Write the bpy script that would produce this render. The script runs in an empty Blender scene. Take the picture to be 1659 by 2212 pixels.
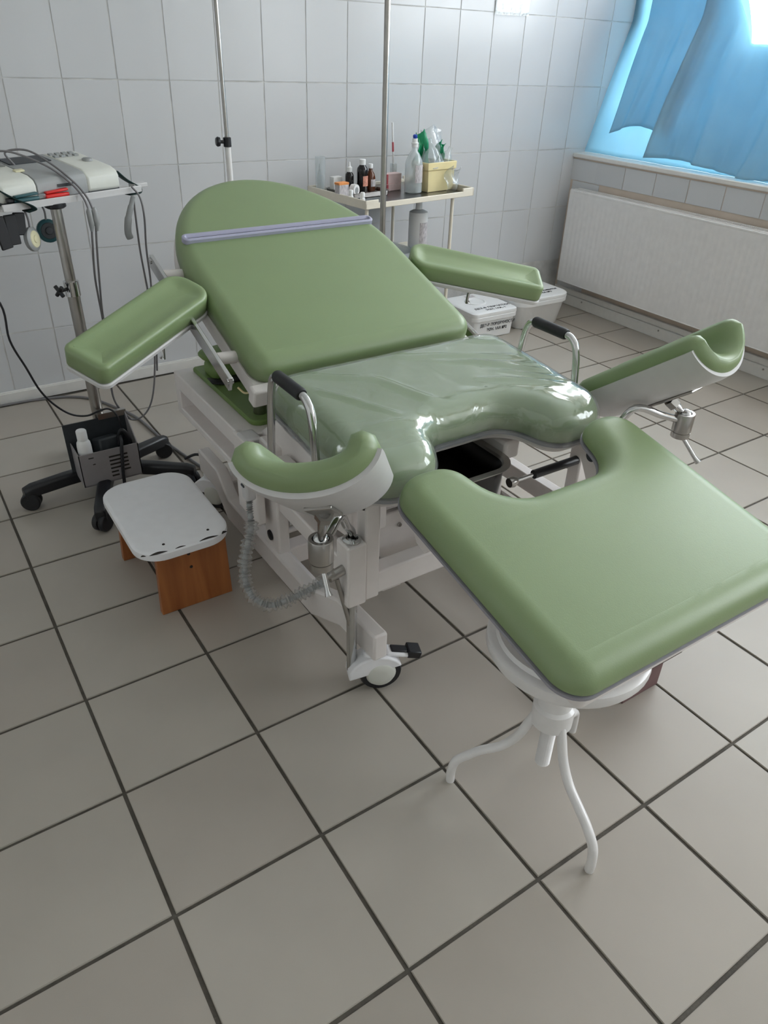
import bpy, bmesh, math, random
from mathutils import Vector as V, Matrix
from mathutils.geometry import tessellate_polygon, delaunay_2d_cdt

random.seed(7)
S = bpy.context.scene
COL = S.collection
sin, cos, pi = math.sin, math.cos, math.pi

# ------------------------------------------------------------------ camera
FPX, YAW, PIT, ROL, CZ = 1585.84, .58976, .57573, .03015, 1.35056
fw = V((sin(YAW)*cos(PIT), cos(YAW)*cos(PIT), -sin(PIT)))
r0 = V((cos(YAW), -sin(YAW), 0)); u0 = r0.cross(fw)
rr = cos(ROL)*r0 + sin(ROL)*u0; uu = -sin(ROL)*r0 + cos(ROL)*u0
cam = bpy.data.cameras.new('camera'); camo = bpy.data.objects.new('camera', cam); COL.objects.link(camo)
camo.matrix_world = Matrix(((rr.x, uu.x, -fw.x, 0), (rr.y, uu.y, -fw.y, 0), (rr.z, uu.z, -fw.z, CZ), (0, 0, 0, 1)))
cam.sensor_fit = 'VERTICAL'; cam.sensor_height = 24; cam.lens = FPX/2212*24; cam.clip_start = .02
S.camera = camo

# ------------------------------------------------------------------ world, light, exposure
SKY = 9.0
w = bpy.data.worlds.new('overcast_sky'); S.world = w; w.use_nodes = True
nt = w.node_tree; bg = nt.nodes['Background']
tc = nt.nodes.new('ShaderNodeTexCoord'); sx = nt.nodes.new('ShaderNodeSeparateXYZ'); rp_ = nt.nodes.new('ShaderNodeValToRGB')
nt.links.new(tc.outputs['Generated'], sx.inputs[0]); nt.links.new(sx.outputs[2], rp_.inputs[0])
rp_.color_ramp.elements[0].position = .0; rp_.color_ramp.elements[0].color = (.78, .82, .86, 1)
rp_.color_ramp.elements[1].position = .5; rp_.color_ramp.elements[1].color = (.92, .96, 1.0, 1)
nt.links.new(rp_.outputs[0], bg.inputs[0]); bg.inputs[1].default_value = SKY

def area(name, loc, rot, sx_, sy_, power, col=(1, 1, 1), portal=False):
    l = bpy.data.lights.new(name, 'AREA'); l.shape = 'RECTANGLE'; l.size = sx_; l.size_y = sy_; l.energy = power; l.color = col
    o = bpy.data.objects.new(name, l); COL.objects.link(o); o.location = loc; o.rotation_euler = rot
    l.cycles.is_portal = portal
    return o
# daylight through the window side of the room: portals in the window openings, they only guide the sky's own light
area('window_right_offscreen', (3.80, 1.95, 1.62), (0, pi/2, 0), 1.62, 2.66, 1, portal=True)
area('added_window_offscreen', (3.80, -.79, 1.62), (0, pi/2, 0), 1.6, 1.55, 1, portal=True)  # portal of the added, unseen window further along the wall
S.view_settings.view_transform = 'Standard'; S.view_settings.look = 'None'
S.view_settings.exposure = 0.42; S.view_settings.gamma = 1; S.view_settings.use_curve_mapping = False
S.cycles.use_denoising = True
S.cycles.max_bounces = 10; S.cycles.diffuse_bounces = 6; S.cycles.transparent_max_bounces = 16
S.cycles.caustics_reflective = False; S.cycles.caustics_refractive = False
S.cycles.sample_clamp_indirect = 8

# ------------------------------------------------------------------ materials
def lin(c):
    c = c/255; return c/12.92 if c <= .04045 else ((c+.055)/1.055)**2.4
def L3(c): return (lin(c[0]), lin(c[1]), lin(c[2]), 1)
MATS = {}
def M(name, col, rough=.5, metal=0, var=.06, scale=30, bump=0, bscale=200, coat=0, trans=0, alpha=1, ior=1.5, stretch=None, spec=.5):
    m = bpy.data.materials.new(name); m.use_nodes = True; n = m.node_tree; b = n.nodes['Principled BSDF']
    t = n.nodes.new('ShaderNodeTexCoord'); mp = n.nodes.new('ShaderNodeMapping'); n.links.new(t.outputs['Object'], mp.inputs[0])
    if stretch: mp.inputs['Scale'].default_value = stretch
    nz = n.nodes.new('ShaderNodeTexNoise'); nz.inputs['Scale'].default_value = scale; nz.inputs['Detail'].default_value = 4
    n.links.new(mp.outputs[0], nz.inputs[0])
    cr = n.nodes.new('ShaderNodeValToRGB'); c = L3(col)
    cr.color_ramp.elements[0].position = .3; cr.color_ramp.elements[1].position = .7
    cr.color_ramp.elements[0].color = tuple(x*(1-var) for x in c[:3])+(1,)
    cr.color_ramp.elements[1].color = tuple(min(1, x*(1+var)) for x in c[:3])+(1,)
    n.links.new(nz.outputs['Fac'], cr.inputs[0]); n.links.new(cr.outputs[0], b.inputs['Base Color'])
    b.inputs['Roughness'].default_value = rough; b.inputs['Metallic'].default_value = metal
    b.inputs['Coat Weight'].default_value = coat; b.inputs['Coat Roughness'].default_value = .08
    b.inputs['Transmission Weight'].default_value = trans; b.inputs['Alpha'].default_value = alpha; b.inputs['IOR'].default_value = ior
    b.inputs['Specular IOR Level'].default_value = spec
    if bump:
        nb = n.nodes.new('ShaderNodeTexNoise'); nb.inputs['Scale'].default_value = bscale; nb.inputs['Detail'].default_value = 3
        n.links.new(mp.outputs[0], nb.inputs[0])
        bp = n.nodes.new('ShaderNodeBump'); bp.inputs['Strength'].default_value = bump; bp.inputs['Distance'].default_value = .004
        n.links.new(nb.outputs['Fac'], bp.inputs['Height']); n.links.new(bp.outputs[0], b.inputs['Normal'])
    MATS[name] = m; return m
M('floor_tile', (170, 162, 152), .42, var=.05, scale=3, bump=.03, bscale=500)
M('floor_tile_b', (166, 158, 148), .42, var=.05, scale=4, bump=.03, bscale=500)
M('floor_tile_c', (174, 167, 157), .42, var=.05, scale=3.5, bump=.03, bscale=500)
M('floor_grout', (84, 79, 72), .85, var=.25, scale=25, bump=.3)
M('wall_tile', (204, 205, 207), .22, var=.012, scale=3)
M('wall_tile_b', (201, 202, 204), .22, var=.012, scale=3)
M('wall_grout', (196, 195, 193), .8, var=.2, scale=12)
M('plaster', (238, 237, 234), .85, var=.02, scale=5, bump=.05)
M('raw_plaster', (205, 190, 176), .9, var=.08, scale=6, bump=.2)
M('white_trim', (224, 222, 218), .4, var=.03)
M('green_vinyl', (126, 146, 101), .44, var=.02, scale=8, bump=.05, bscale=420, spec=.85)
M('green_dark', (108, 134, 72), .5, var=.03, scale=8, bump=.05, bscale=400)
M('grey_piping', (150, 148, 156), .5, var=.03)
M('grey_shell', (202, 200, 200), .4, var=.02, bump=.02)
M('slot_grey', (168, 168, 190), .35, var=.02)
M('cream_paint', (228, 222, 219), .4, var=.02, bump=.03, bscale=300)
M('chrome', (205, 205, 205), .12, 1, var=.03)
M('steel', (175, 172, 168), .28, 1, var=.08, scale=20)
M('dark_steel', (120, 118, 118), .3, 1, var=.1, scale=12)
M('basin_steel', (60, 58, 58), .3, 1, var=.1, scale=12)
M('black_rubber', (28, 28, 32), .55, var=.1)
M('black_plastic', (24, 25, 30), .35, var=.1)
M('dark_plastic', (48, 52, 56), .5, var=.15)
M('grey_plastic', (150, 152, 152), .45, var=.03)
M('light_plastic', (212, 213, 205), .4, var=.02)
M('white_plastic', (236, 236, 236), .35, var=.01)
M('white_enamel', (230, 228, 227), .3, var=.03, bump=.08, bscale=60, coat=.3)
M('white_lacquer', (240, 240, 243), .35, var=.02)
M('chip_dark', (40, 34, 30), .8)
M('cream_enamel', (232, 224, 208), .35, var=.02)
M('yellow_plastic', (238, 222, 170), .4, var=.03)
M('brown_board', (110, 84, 84), .6, var=.15, scale=10)
M('dark_board', (70, 50, 42), .6, var=.2, scale=10)
M('amber_glass', (92, 48, 26), .12, var=.05)
M('dark_glass', (22, 18, 20), .12, var=.05)
M('blue_cap', (24, 64, 170), .35)
M('teal_strap', (12, 44, 42), .7, var=.1)
M('red_clip', (214, 40, 36), .35)
M('teal_clip', (40, 84, 90), .4)
M('cable_grey', (118, 116, 118), .5)
M('paper_white', (232, 230, 228), .7, var=.04, scale=60)
M('box_red', (200, 96, 104), .6, var=.1)
M('box_orange', (232, 150, 84), .6, var=.1)
M('label_print', (196, 190, 192), .6, var=.35, scale=260, stretch=(1, 1, .25))
M('label_pale', (232, 205, 204), .6, var=.08, scale=40)
M('label_pink', (216, 150, 130), .6, var=.3, scale=120)
M('marker_ink', (30, 32, 40), .6)
M('green_bag', (20, 140, 96), .4, var=.1)
M('basket_grey', (146, 142, 144), .45, var=.06, scale=14)
M('pale_button', (220, 214, 180), .4)
M('lcd', (120, 122, 116), .25)
def wood(name, a, b_):
    m = M(name, a, .42, var=.1); n = m.node_tree; b = n.nodes['Principled BSDF']
    t = n.nodes.new('ShaderNodeTexCoord'); mp = n.nodes.new('ShaderNodeMapping'); mp.inputs['Scale'].default_value = (26, 26, 2.2)
    nz = n.nodes.new('ShaderNodeTexNoise'); nz.inputs['Scale'].default_value = 1; nz.inputs['Detail'].default_value = 6; nz.inputs['Distortion'].default_value = .6
    cr = n.nodes.new('ShaderNodeValToRGB'); cr.color_ramp.elements[0].position = .3; cr.color_ramp.elements[1].position = .72
    cr.color_ramp.elements[0].color = L3(b_); cr.color_ramp.elements[1].color = L3(a)
    n.links.new(t.outputs['Object'], mp.inputs[0]); n.links.new(mp.outputs[0], nz.inputs[0]); n.links.new(nz.outputs['Fac'], cr.inputs[0]); n.links.new(cr.outputs[0], b.inputs['Base Color'])
wood('pine', (178, 112, 62), (136, 76, 38))
def film(name, tint, haze, rough=.06, wrinkle=.5, wscale=14, stretch=(1, 1, 1), gloss=.05, ridged=False):
    # thin clear sheet: mostly see-through, glossy at grazing angles, a little milky
    m = bpy.data.materials.new(name); m.use_nodes = True; n = m.node_tree; n.nodes.clear()
    o = n.nodes.new('ShaderNodeOutputMaterial'); tr = n.nodes.new('ShaderNodeBsdfTransparent'); gl = n.nodes.new('ShaderNodeBsdfGlossy'); df = n.nodes.new('ShaderNodeBsdfDiffuse')
    tr.inputs[0].default_value = (.97, .98, .98, 1); df.inputs[0].default_value = L3(tint); gl.inputs['Roughness'].default_value = rough
    fr = n.nodes.new('ShaderNodeLayerWeight'); pw = n.nodes.new('ShaderNodeMath'); pw.operation = 'POWER'; pw.inputs[1].default_value = 4
    ml = n.nodes.new('ShaderNodeMath'); ml.operation = 'MULTIPLY_ADD'; ml.inputs[1].default_value = .8; ml.inputs[2].default_value = gloss
    fr.inputs['Blend'].default_value = .5; n.links.new(fr.outputs['Facing'], pw.inputs[0]); n.links.new(pw.outputs[0], ml.inputs[0])
    m1 = n.nodes.new('ShaderNodeMixShader'); m1.inputs[0].default_value = haze; m2 = n.nodes.new('ShaderNodeMixShader')
    n.links.new(tr.outputs[0], m1.inputs[1]); n.links.new(df.outputs[0], m1.inputs[2])
    n.links.new(m1.outputs[0], m2.inputs[1]); n.links.new(gl.outputs[0], m2.inputs[2]); n.links.new(ml.outputs[0], m2.inputs[0]); n.links.new(m2.outputs[0], o.inputs[0])
    t = n.nodes.new('ShaderNodeTexCoord'); mp = n.nodes.new('ShaderNodeMapping'); mp.inputs['Scale'].default_value = stretch
    nz = n.nodes.new('ShaderNodeTexNoise'); nz.inputs['Scale'].default_value = wscale; nz.inputs['Detail'].default_value = 1.5; nz.inputs['Distortion'].default_value = 1.2
    if ridged: nz.noise_type = 'RIDGED_MULTIFRACTAL'; nz.inputs['Detail'].default_value = 1
    bp = n.nodes.new('ShaderNodeBump'); bp.inputs['Strength'].default_value = wrinkle; bp.inputs['Distance'].default_value = .012
    n.links.new(t.outputs['Object'], mp.inputs[0]); n.links.new(mp.outputs[0], nz.inputs[0]); n.links.new(nz.outputs['Fac'], bp.inputs['Height'])
    n.links.new(bp.outputs[0], gl.inputs['Normal']); n.links.new(bp.outputs[0], fr.inputs['Normal'])
    MATS[name] = m
film('clear_film', (225, 235, 232), .13, .09, .25, 14, gloss=.09)
film('clear_plastic', (225, 232, 236), .16, .08, .2, 30)
film('milky_plastic', (226, 234, 238), .42, .12, .1, 30)
film('hose_film', (232, 230, 228), .20, .12, .6, 60)
film('window_glass', (240, 245, 250), .01, .02, 0, 1)
def sheet_blue():
    m = bpy.data.materials.new('blue_sheet'); m.use_nodes = True; n = m.node_tree; n.nodes.clear()
    o = n.nodes.new('ShaderNodeOutputMaterial'); df = n.nodes.new('ShaderNodeBsdfDiffuse'); tl = n.nodes.new('ShaderNodeBsdfTranslucent'); gl = n.nodes.new('ShaderNodeBsdfGlossy')
    t = n.nodes.new('ShaderNodeTexCoord'); nz = n.nodes.new('ShaderNodeTexNoise'); nz.inputs['Scale'].default_value = 6; cr = n.nodes.new('ShaderNodeValToRGB')
    cr.color_ramp.elements[0].color = L3((166, 206, 222)); cr.color_ramp.elements[1].color = L3((188, 221, 234))
    n.links.new(t.outputs['Object'], nz.inputs[0]); n.links.new(nz.outputs['Fac'], cr.inputs[0])
    n.links.new(cr.outputs[0], df.inputs[0]); n.links.new(cr.outputs[0], tl.inputs[0]); gl.inputs['Roughness'].default_value = .3
    a = n.nodes.new('ShaderNodeMixShader'); a.inputs[0].default_value = .60; b = n.nodes.new('ShaderNodeMixShader'); b.inputs[0].default_value = .06
    n.links.new(df.outputs[0], a.inputs[1]); n.links.new(tl.outputs[0], a.inputs[2]); n.links.new(a.outputs[0], b.inputs[1]); n.links.new(gl.outputs[0], b.inputs[2]); n.links.new(b.outputs[0], o.inputs[0])
    MATS['blue_sheet'] = m
sheet_blue()

# ------------------------------------------------------------------ mesh helpers
def tag(o, label=None, cat=None, group=None, kind=None):
    if label: o['label'] = label
    if cat: o['category'] = cat
    if group: o['group'] = group
    if kind: o['kind'] = kind
    return o
ORG = {}
def thing(name, loc, label, cat, group=None, kind=None):
    o = bpy.data.objects.new(name, None); COL.objects.link(o); o.location = loc; o.empty_display_size = .05
    ORG[o.name] = V(loc); return tag(o, label, cat, group, kind)
def mk(name, bm, mat, parent=None, smooth=None, bevel=0, seg=2):
    """link bm (in world coordinates) as one mesh object, parented"""
    bmesh.ops.recalc_face_normals(bm, faces=bm.faces)
    org = ORG.get(parent.name, V((0, 0, 0))) if parent else V((0, 0, 0))
    bmesh.ops.translate(bm, verts=bm.verts, vec=-org)
    me = bpy.data.meshes.new(name); bm.to_mesh(me); bm.free()
    o = bpy.data.objects.new(name, me); COL.objects.link(o); me.materials.append(MATS[mat])
    if smooth is not None:
        for p in me.polygons: p.use_smooth = True
        me.set_sharp_from_angle(angle=math.radians(smooth))
    if bevel:
        md = o.modifiers.new('bevel', 'BEVEL'); md.width = bevel; md.segments = seg; md.limit_method = 'ANGLE'; md.angle_limit = math.radians(40)
        if smooth is None:
            for p in me.polygons: p.use_smooth = True
            me.set_sharp_from_angle(angle=math.radians(50))
    if parent: o.parent = parent; ORG[o.name] = org
    return o
def B(): return bmesh.new()
def box(bm, c, s, rot=None):
    r = bmesh.ops.create_cube(bm, size=1); vs = r['verts']
    for v in vs: v.co = V((v.co.x*s[0], v.co.y*s[1], v.co.z*s[2]))
    if rot is not None: bmesh.ops.rotate(bm, verts=vs, cent=(0, 0, 0), matrix=rot)
    bmesh.ops.translate(bm, verts=vs, vec=V(c)); return bm
def bx(x0, x1, y0, y1, z0, z1, bm=None):
    return box(bm or B(), ((x0+x1)/2, (y0+y1)/2, (z0+z1)/2), (x1-x0, y1-y0, z1-z0))
def RZ(a): return Matrix.Rotation(a, 3, 'Z')
def frame_of(d):
    d = V(d).normalized(); a = V((0, 0, 1)) if abs(d.z) < .95 else V((1, 0, 0))
    x = d.cross(a).normalized(); return x, d.cross(x).normalized()
def tube(path, r, n=12, bm=None, cap=True):
    bm = bm or B(); P = [V(p) for p in path]; rings = []; R = r if isinstance(r, (list, tuple)) else [r]*len(P)
    t = [(P[min(i+1, len(P)-1)]-P[max(i-1, 0)]).normalized() for i in range(len(P))]
    x, y = frame_of(t[0])
    for i, p in enumerate(P):
        if i:
            q = t[i-1].rotation_difference(t[i]); x = q @ x
            x = (x - t[i]*x.dot(t[i])).normalized()
        y = t[i].cross(x)
        rings.append([bm.verts.new(p+(x*cos(2*pi*k/n)+y*sin(2*pi*k/n))*R[i]) for k in range(n)])
    for a, b in zip(rings, rings[1:]):
        for k in range(n): bm.faces.new((a[k], a[(k+1) % n], b[(k+1) % n], b[k]))
    if cap: bm.faces.new(rings[0][::-1]); bm.faces.new(rings[-1])
    return bm
def crv(pts, k=6):
    P = [V(p) for p in pts]; P = [P[0]*2-P[1]]+P+[P[-1]*2-P[-2]]; out = []
    for i in range(1, len(P)-2):
        a, b, c, d = P[i-1:i+3]
        for j in range(k):
            t = j/k; out.append(.5*((2*b)+(c-a)*t+(2*a-5*b+4*c-d)*t*t+(3*b-a-3*c+d)*t**3))
    return out+[P[-2]]
def lathe(prof, c, n=24, bm=None, axis=(0, 0, 1)):
    """prof: (radius, height) list along axis from c"""
    bm = bm or B(); ax = V(axis).normalized()
    x, y = frame_of(ax); c = V(c); rings = []
    for r, h in prof:
        rings.append([bm.verts.new(c+ax*h+(x*cos(2*pi*k/n)+y*sin(2*pi*k/n))*max(r, .0002)) for k in range(n)])
    for a, b in zip(rings, rings[1:]):
        for k in range(n): bm.faces.new((a[k], a[(k+1) % n], b[(k+1) % n], b[k]))
    bm.faces.new(rings[0][::-1]); bm.faces.new(rings[-1]); return bm
def cyl(a, b, r, n=16, bm=None): return tube([a, b], r, n, bm)
def rpoly(pts, n=7):
    """polygon (x,y,corner radius) -> smooth outline"""
    out = []; m = len(pts)
    for i in range(m):
        p = V(pts[i][:2]); a = V(pts[i-1][:2]); b = V(pts[(i+1) % m][:2]); r = pts[i][2]
        u = (a-p).normalized(); v = (b-p).normalized(); ang = u.angle(v)
        if r <= 0 or ang > 3.1: out.append((p.x, p.y)); continue
        d = min(r/math.tan(ang/2), (a-p).length*.49, (b-p).length*.49); rr_ = d*math.tan(ang/2)
        cn = p+(u+v).normalized()*rr_/sin(ang/2); s0 = p+u*d-cn; s1 = p+v*d-cn
        a0 = math.atan2(s0.y, s0.x); da = (math.atan2(s1.y, s1.x)-a0+pi) % (2*pi)-pi
        for k in range(n+1): out.append((cn.x+rr_*cos(a0+da*k/n), cn.y+rr_*sin(a0+da*k/n)))
    return out
def dens(o, d=.03):
    out = []
    for i, p in enumerate(o):
        q = o[(i+1) % len(o)]; k = max(1, int(math.hypot(q[0]-p[0], q[1]-p[1])/d))
        out += [(p[0]+(q[0]-p[0])*j/k, p[1]+(q[1]-p[1])*j/k) for j in range(k)]
    return out
def inset(o, d):
    m = len(o); A = sum(o[i][0]*o[(i+1) % m][1]-o[(i+1) % m][0]*o[i][1] for i in range(m)); s = 1 if A > 0 else -1; out = []
    for i in range(m):
        p, a, b = V(o[i]), V(o[i-1]), V(o[(i+1) % m]); e = (p-a).normalized(); f = (b-p).normalized(); t = (e+f).normalized()
        nrm = V((-t.y, t.x))*s; c = max(.5, t.dot(e)); out.append((p.x+nrm.x*d/c, p.y+nrm.y*d/c))
    return out
def slab(outl, rings, T, bm=None, bottom=True, top=True):
    """rings: (inset, h) from bottom to top; T maps (x,y,h) to world"""
    bm = bm or B(); R = []
    for d, h in rings: R.append([bm.verts.new(T(x, y, h)) for x, y in (inset(outl, d) if d else outl)])
    n = len(outl)
    for a, b in zip(R, R[1:]):
        for k in range(n): bm.faces.new((a[k], a[(k+1) % n], b[(k+1) % n], b[k]))
    for ring, d in ((R[0], rings[0][0]), (R[-1], rings[-1][0])):
        if (ring is R[0] and not bottom) or (ring is R[-1] and not top): continue
        o2 = inset(outl, d) if d else outl
        for t in tessellate_polygon([[V((x, y, 0)) for x, y in o2]]):
            try: bm.faces.new([ring[i] for i in t])
            except ValueError: pass
    return bm
def padr(h0, h1, r, k=7, a=None):
    a = a or r  # edge roll: width a, height r
    return [(.006, h0), (0, h0+.006), (0, h1-r)]+[(a*(1-cos(pi/2*i/k)**.9), h1-r+r*sin(pi/2*i/k)) for i in range(1, k+1)]
def plane_T(s, y0, z0, ox=0):
    a = math.atan(s)
    return lambda x, y, h: V((ox+x, y-h*sin(a), z0+s*(y-y0)+h*cos(a)))
def flat(z=0): return lambda x, y, h: V((x, y, z+h))
def copy_tree(o, parent=None):
    c = o.copy(); COL.objects.link(c); c.parent = parent
    for ch in o.children: copy_tree(ch, c)
    return c

# ================================================================== THE ROOM
WY, WX = 3.266, 3.41
# floor: grout slab and one mesh per ceramic tile
floor = mk('floor', bx(-1.6, 3.75, -1.6, WY+.1, -.05, -.0035), 'floor_grout'); tag(floor, 'beige square ceramic tile floor with dark grout', kind='structure')
T_, AR, GX, GY = .30423, .0067, -.2131, 2.00616
def tile_mesh(name, w_, h_, d, mats, bev):
    out = []
    for m in mats:
        bm = bx(-w_/2, w_/2, -h_/2, h_/2, -d, 0)
        bmesh.ops.bevel(bm, geom=[e for e in bm.edges if all(v.co.z > -1e-6 for v in e.verts)], offset=bev, segments=2, affect='EDGES')
        me = bpy.data.meshes.new(name); bm.to_mesh(me); bm.free(); me.materials.append(MATS[m]); out.append(me)
        for p in me.polygons: p.use_smooth = True
        me.set_sharp_from_angle(angle=math.radians(50))
    return out
FT = tile_mesh('floor_tile', T_-.0076, T_-.0076, .01, ['floor_tile', 'floor_tile_b', 'floor_tile_c'], .0012)
for i in range(-2, 13):
    for j in range(-5, 10):
        ci, cj = i+.5, -(j+.5)+1
        x = GX+T_*(ci*cos(AR)-cj*sin(AR)) ; y = GY+T_*(ci*sin(AR)+cj*cos(AR))
        if x > WX+.1 or y > WY+.02: continue
        o = bpy.data.objects.new('tile', random.choice(FT)); COL.objects.link(o); o.parent = floor
        o.location = (x+random.uniform(-.0008, .0008), y+random.uniform(-.0008, .0008), random.uniform(-.0004, .0004)); o.rotation_euler = (random.uniform(-.0006, .0006), random.uniform(-.0006, .0006), AR+random.uniform(-.0015, .0015))
# back wall with tiles (rows run about one degree out of level, as laid)
wallb = mk('wall_back', bx(-1.6, 4.0, WY, WY+.15, 0, 2.75), 'wall_grout'); tag(wallb, 'white glossy tiled back wall', kind='structure')
WR, WX0, WZ0, PW, PH = -.0163, .5072, 1.4923, .202, .3018
WT = tile_mesh('wall_tile', PW-.003, PH-.003, .006, ['wall_tile', 'wall_tile_b'], .0015)
for k in range(-5, 16):
    for r in range(-1, 5):
        a, b = (k+.5)*PW, -(r+.5)*PH
        x = WX0+a*cos(WR)-b*sin(WR); z = WZ0+a*sin(WR)+b*cos(WR)
        if z < .1 or x > 3.95: continue
        o = bpy.data.objects.new('tile', random.choice(WT)); COL.objects.link(o); o.parent = wallb
        o.matrix_world = Matrix.Translation((x, WY-.0016+random.uniform(-.0003, .0003), z)) @ Matrix.Rotation(-WR, 4, 'Y') @ Matrix.Rotation(pi/2+random.uniform(-.0025, .0025), 4, 'X')
# right wall: low wall under a deep window ledge, with a bare plaster patch behind the radiator
bm = bx(WX, 3.72, -1.6, WY, 0, .80); bx(3.50, 3.60, -1.6, .28, .80, 2.75, bm); bx(3.72, 3.82, .28, WY, .80, .86, bm)
bx(3.72, 3.82, .28, WY, 2.38, 2.75, bm); bx(3.50, 3.82, .28, .62, .80, 2.75, bm)
bm.free(); bm = bx(WX, 3.82, -1.6, WY, 0, .80)
bx(WX, 3.82, -.0, .60, .80, 2.75, bm); bx(WX, 3.82, .60, WY, 2.42, 2.75, bm); bx(WX, 3.82, -1.6, 0, 2.42, 2.75, bm)
wallr = mk('wall_right', bm, 'raw_plaster'); tag(wallr, 'low tiled wall under the window with bare plaster patch', kind='structure')
RT = tile_mesh('sill_tile', .2020, .108, .008, ['wall_tile', 'wall_tile_b'], .0012); RT2 = tile_mesh('side_tile', .2020, .298, .008, ['wall_tile'], .0012)
YJ = [3.29, 3.085, 2.88, 2.675, 2.47, 2.262, 2.057, 1.852, 1.647, 1.442, 1.237, 1.032, .827, .622]
def rtile(me, y, z):
    o = bpy.data.objects.new('tile', me); COL.objects.link(o); o.parent = wallr
    o.matrix_world = Matrix.Translation((WX-.003, y, z)) @ Matrix.Rotation(-pi/2, 4, 'Z') @ Matrix.Rotation(pi/2, 4, 'X')
for a, b in zip(YJ, YJ[1:]): rtile(random.choice(RT), (a+b)/2-.02 if a > 3.28 else (a+b)/2, .738)
for yy in (3.165,):
    for zz in (.532, .232): rtile(RT2[0], yy-.02, zz)
# outside walls that close the room (never seen from here)
tag(mk('wall_left', bx(-1.7, -1.6, -1.7, WY, 0, 2.75), 'plaster'), 'pale plaster side wall of the room', kind='structure')
tag(mk('wall_front', bx(-1.6, 3.82, -1.75, -1.6, 0, 2.75), 'plaster'), 'pale plaster wall behind the viewer', kind='structure')
tag(mk('ceiling', bx(-1.7, 3.9, -1.75, WY+.15, 2.75, 2.85), 'plaster'), 'white plaster ceiling', kind='structure')
# skirtings
bm = bx(-1.6, WX, WY-.022, WY-.004, 0, .046); bx(-1.6, WX, WY-.016, WY-.004, .046, .05, bm)
tag(mk('baseboard_back', bm, 'white_trim', bevel=.003), 'white skirting along the tiled back wall', kind='structure')
bm = bx(WX-.03, WX+.002, -1.6, WY-.02, 0, .06); bx(WX-.02, WX+.002, -1.6, WY-.02, .06, .092, bm)
br = mk('baseboard_right', bm, 'white_trim', bevel=.003); tag(br, 'white two-step skirting under the radiator', kind='structure')
for yy in (3.0, 2.43, 1.80): mk('screw', cyl((WX-.032, yy, .045), (WX-.026, yy, .045), .005, 10), 'steel', br)
# window ledge, frame and panes
tag(mk('trim_1', bx(WX-.012, 3.74, .60, WY-.002, .80, .822), 'white_trim', bevel=.004), 'narrow white window ledge above the low tiled wall', kind='structure')
def window(name, y0, y1, x, z0, z1, label):
    wd = thing(name, (x, (y0+y1)/2, z0), label, None, kind='structure')
    bm = bx(x-.03, x+.03, y0, y0+.06, z0, z1); bx(x-.03, x+.03, y1-.06, y1, z0, z1, bm); bx(x-.03, x+.03, y0, y1, z0, z0+.06, bm); bx(x-.03, x+.03, y0, y1, z1-.06, z1, bm)
    mk('window_frame', bm, 'white_trim', wd, bevel=.004)
    n = 2
    for k in range(n):
        a = y0+.06+(y1-y0-.12)*k/n; b = y0+.06+(y1-y0-.12)*(k+1)/n
        if k: mk('mullion', bx(x-.028, x+.028, a-.03, a+.03, z0+.06, z1-.06), 'white_trim', wd, bevel=.004)
        mk('pane', bx(x-.003, x+.003, a+.001, b-.001, z0+.061, z1-.061), 'window_glass', wd)
window('window_1', .60, WY-.004, 3.75, .824, 2.42, 'white framed window behind the blue sheets')
window('window_added', -1.55, -.02, 3.75, .824, 2.42, 'unseen white framed window added further along the right wall')  # assumed window out of view, added to let in more sky light
# blue sheets hung over the window
def sheet(name, fy, z_top, z_bot, xo, fold, label, y0, y1, ph):
    bm = B(); NU, NV = 70, 40; g = []
    for i in range(NU+1):
        u = i/NU; row = []
        for j in range(NV+1):
            v = j/NV; y = y0+(y1-y0)*u; zt = z_top(u); zb = z_bot(u); z = zb+(zt-zb)*v
            wv_ = (y1-y0)*u
            f = fold*(.35+.65*(1-v))*(sin(wv_*21+ph+1.2*v)+.55*sin(wv_*43+2*ph-2*v)+.3*sin(wv_*90+3*v))
            x = 3.452+.33*max(0, z-.83)+xo+f; x = min(x, 3.655+xo+f*.4)
            y += .02*sin(v*5+u*9+ph)*(1-v)*fy
            row.append(bm.verts.new((x, min(y, WY), z)))
        g.append(row)
    for a, b in zip(g, g[1:]):
        for j in range(NV): bm.faces.new((a[j], a[j+1], b[j+1], b[j]))
    o = mk(name, bm, 'blue_sheet', smooth=180); md = o.modifiers.new('solid', 'SOLIDIFY'); md.thickness = .0008
    return tag(o, label, 'curtain', 'blue sheets over the window')
sheet('blue_sheet', 0, lambda u: 1.35+.45*min(1, max(0, (u-.70)/.09)), lambda u: .8225, .045, .007, 'widest blue sheet reaching into the wall corner and lying on the ledge', .70, WY, .3)
sheet('blue_sheet', 1, lambda u: 1.80, lambda u: .93+.05*sin(u*3.1), .008, .014, 'pale blue sheet with hem lifted above the ledge', 2.70, 3.12, 2.1)
sheet('blue_sheet', 1, lambda u: 1.36+.28*min(1, max(0, (u-.74)/.18))+.3*max(0, (u-.92)/.08), lambda u: .845+.015*sin(u*9), -.012, .020, 'long blue sheet with deep folds and pulled-down top', 1.55, 2.78, 4.0)
# paper sleeve on the wall
pp = thing('paper_sleeve', (2.83, WY-.008, 1.45), 'clear plastic sleeve taped high on the tiled wall', 'paper sleeve')
mk('paper', bx(2.735, 2.935, WY-.0078, WY-.0066, 1.458, 1.70), 'paper_white', pp)
mk('sleeve', bx(2.728, 2.942, WY-.0100, WY-.0086, 1.447, 1.71), 'clear_plastic', pp)

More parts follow.
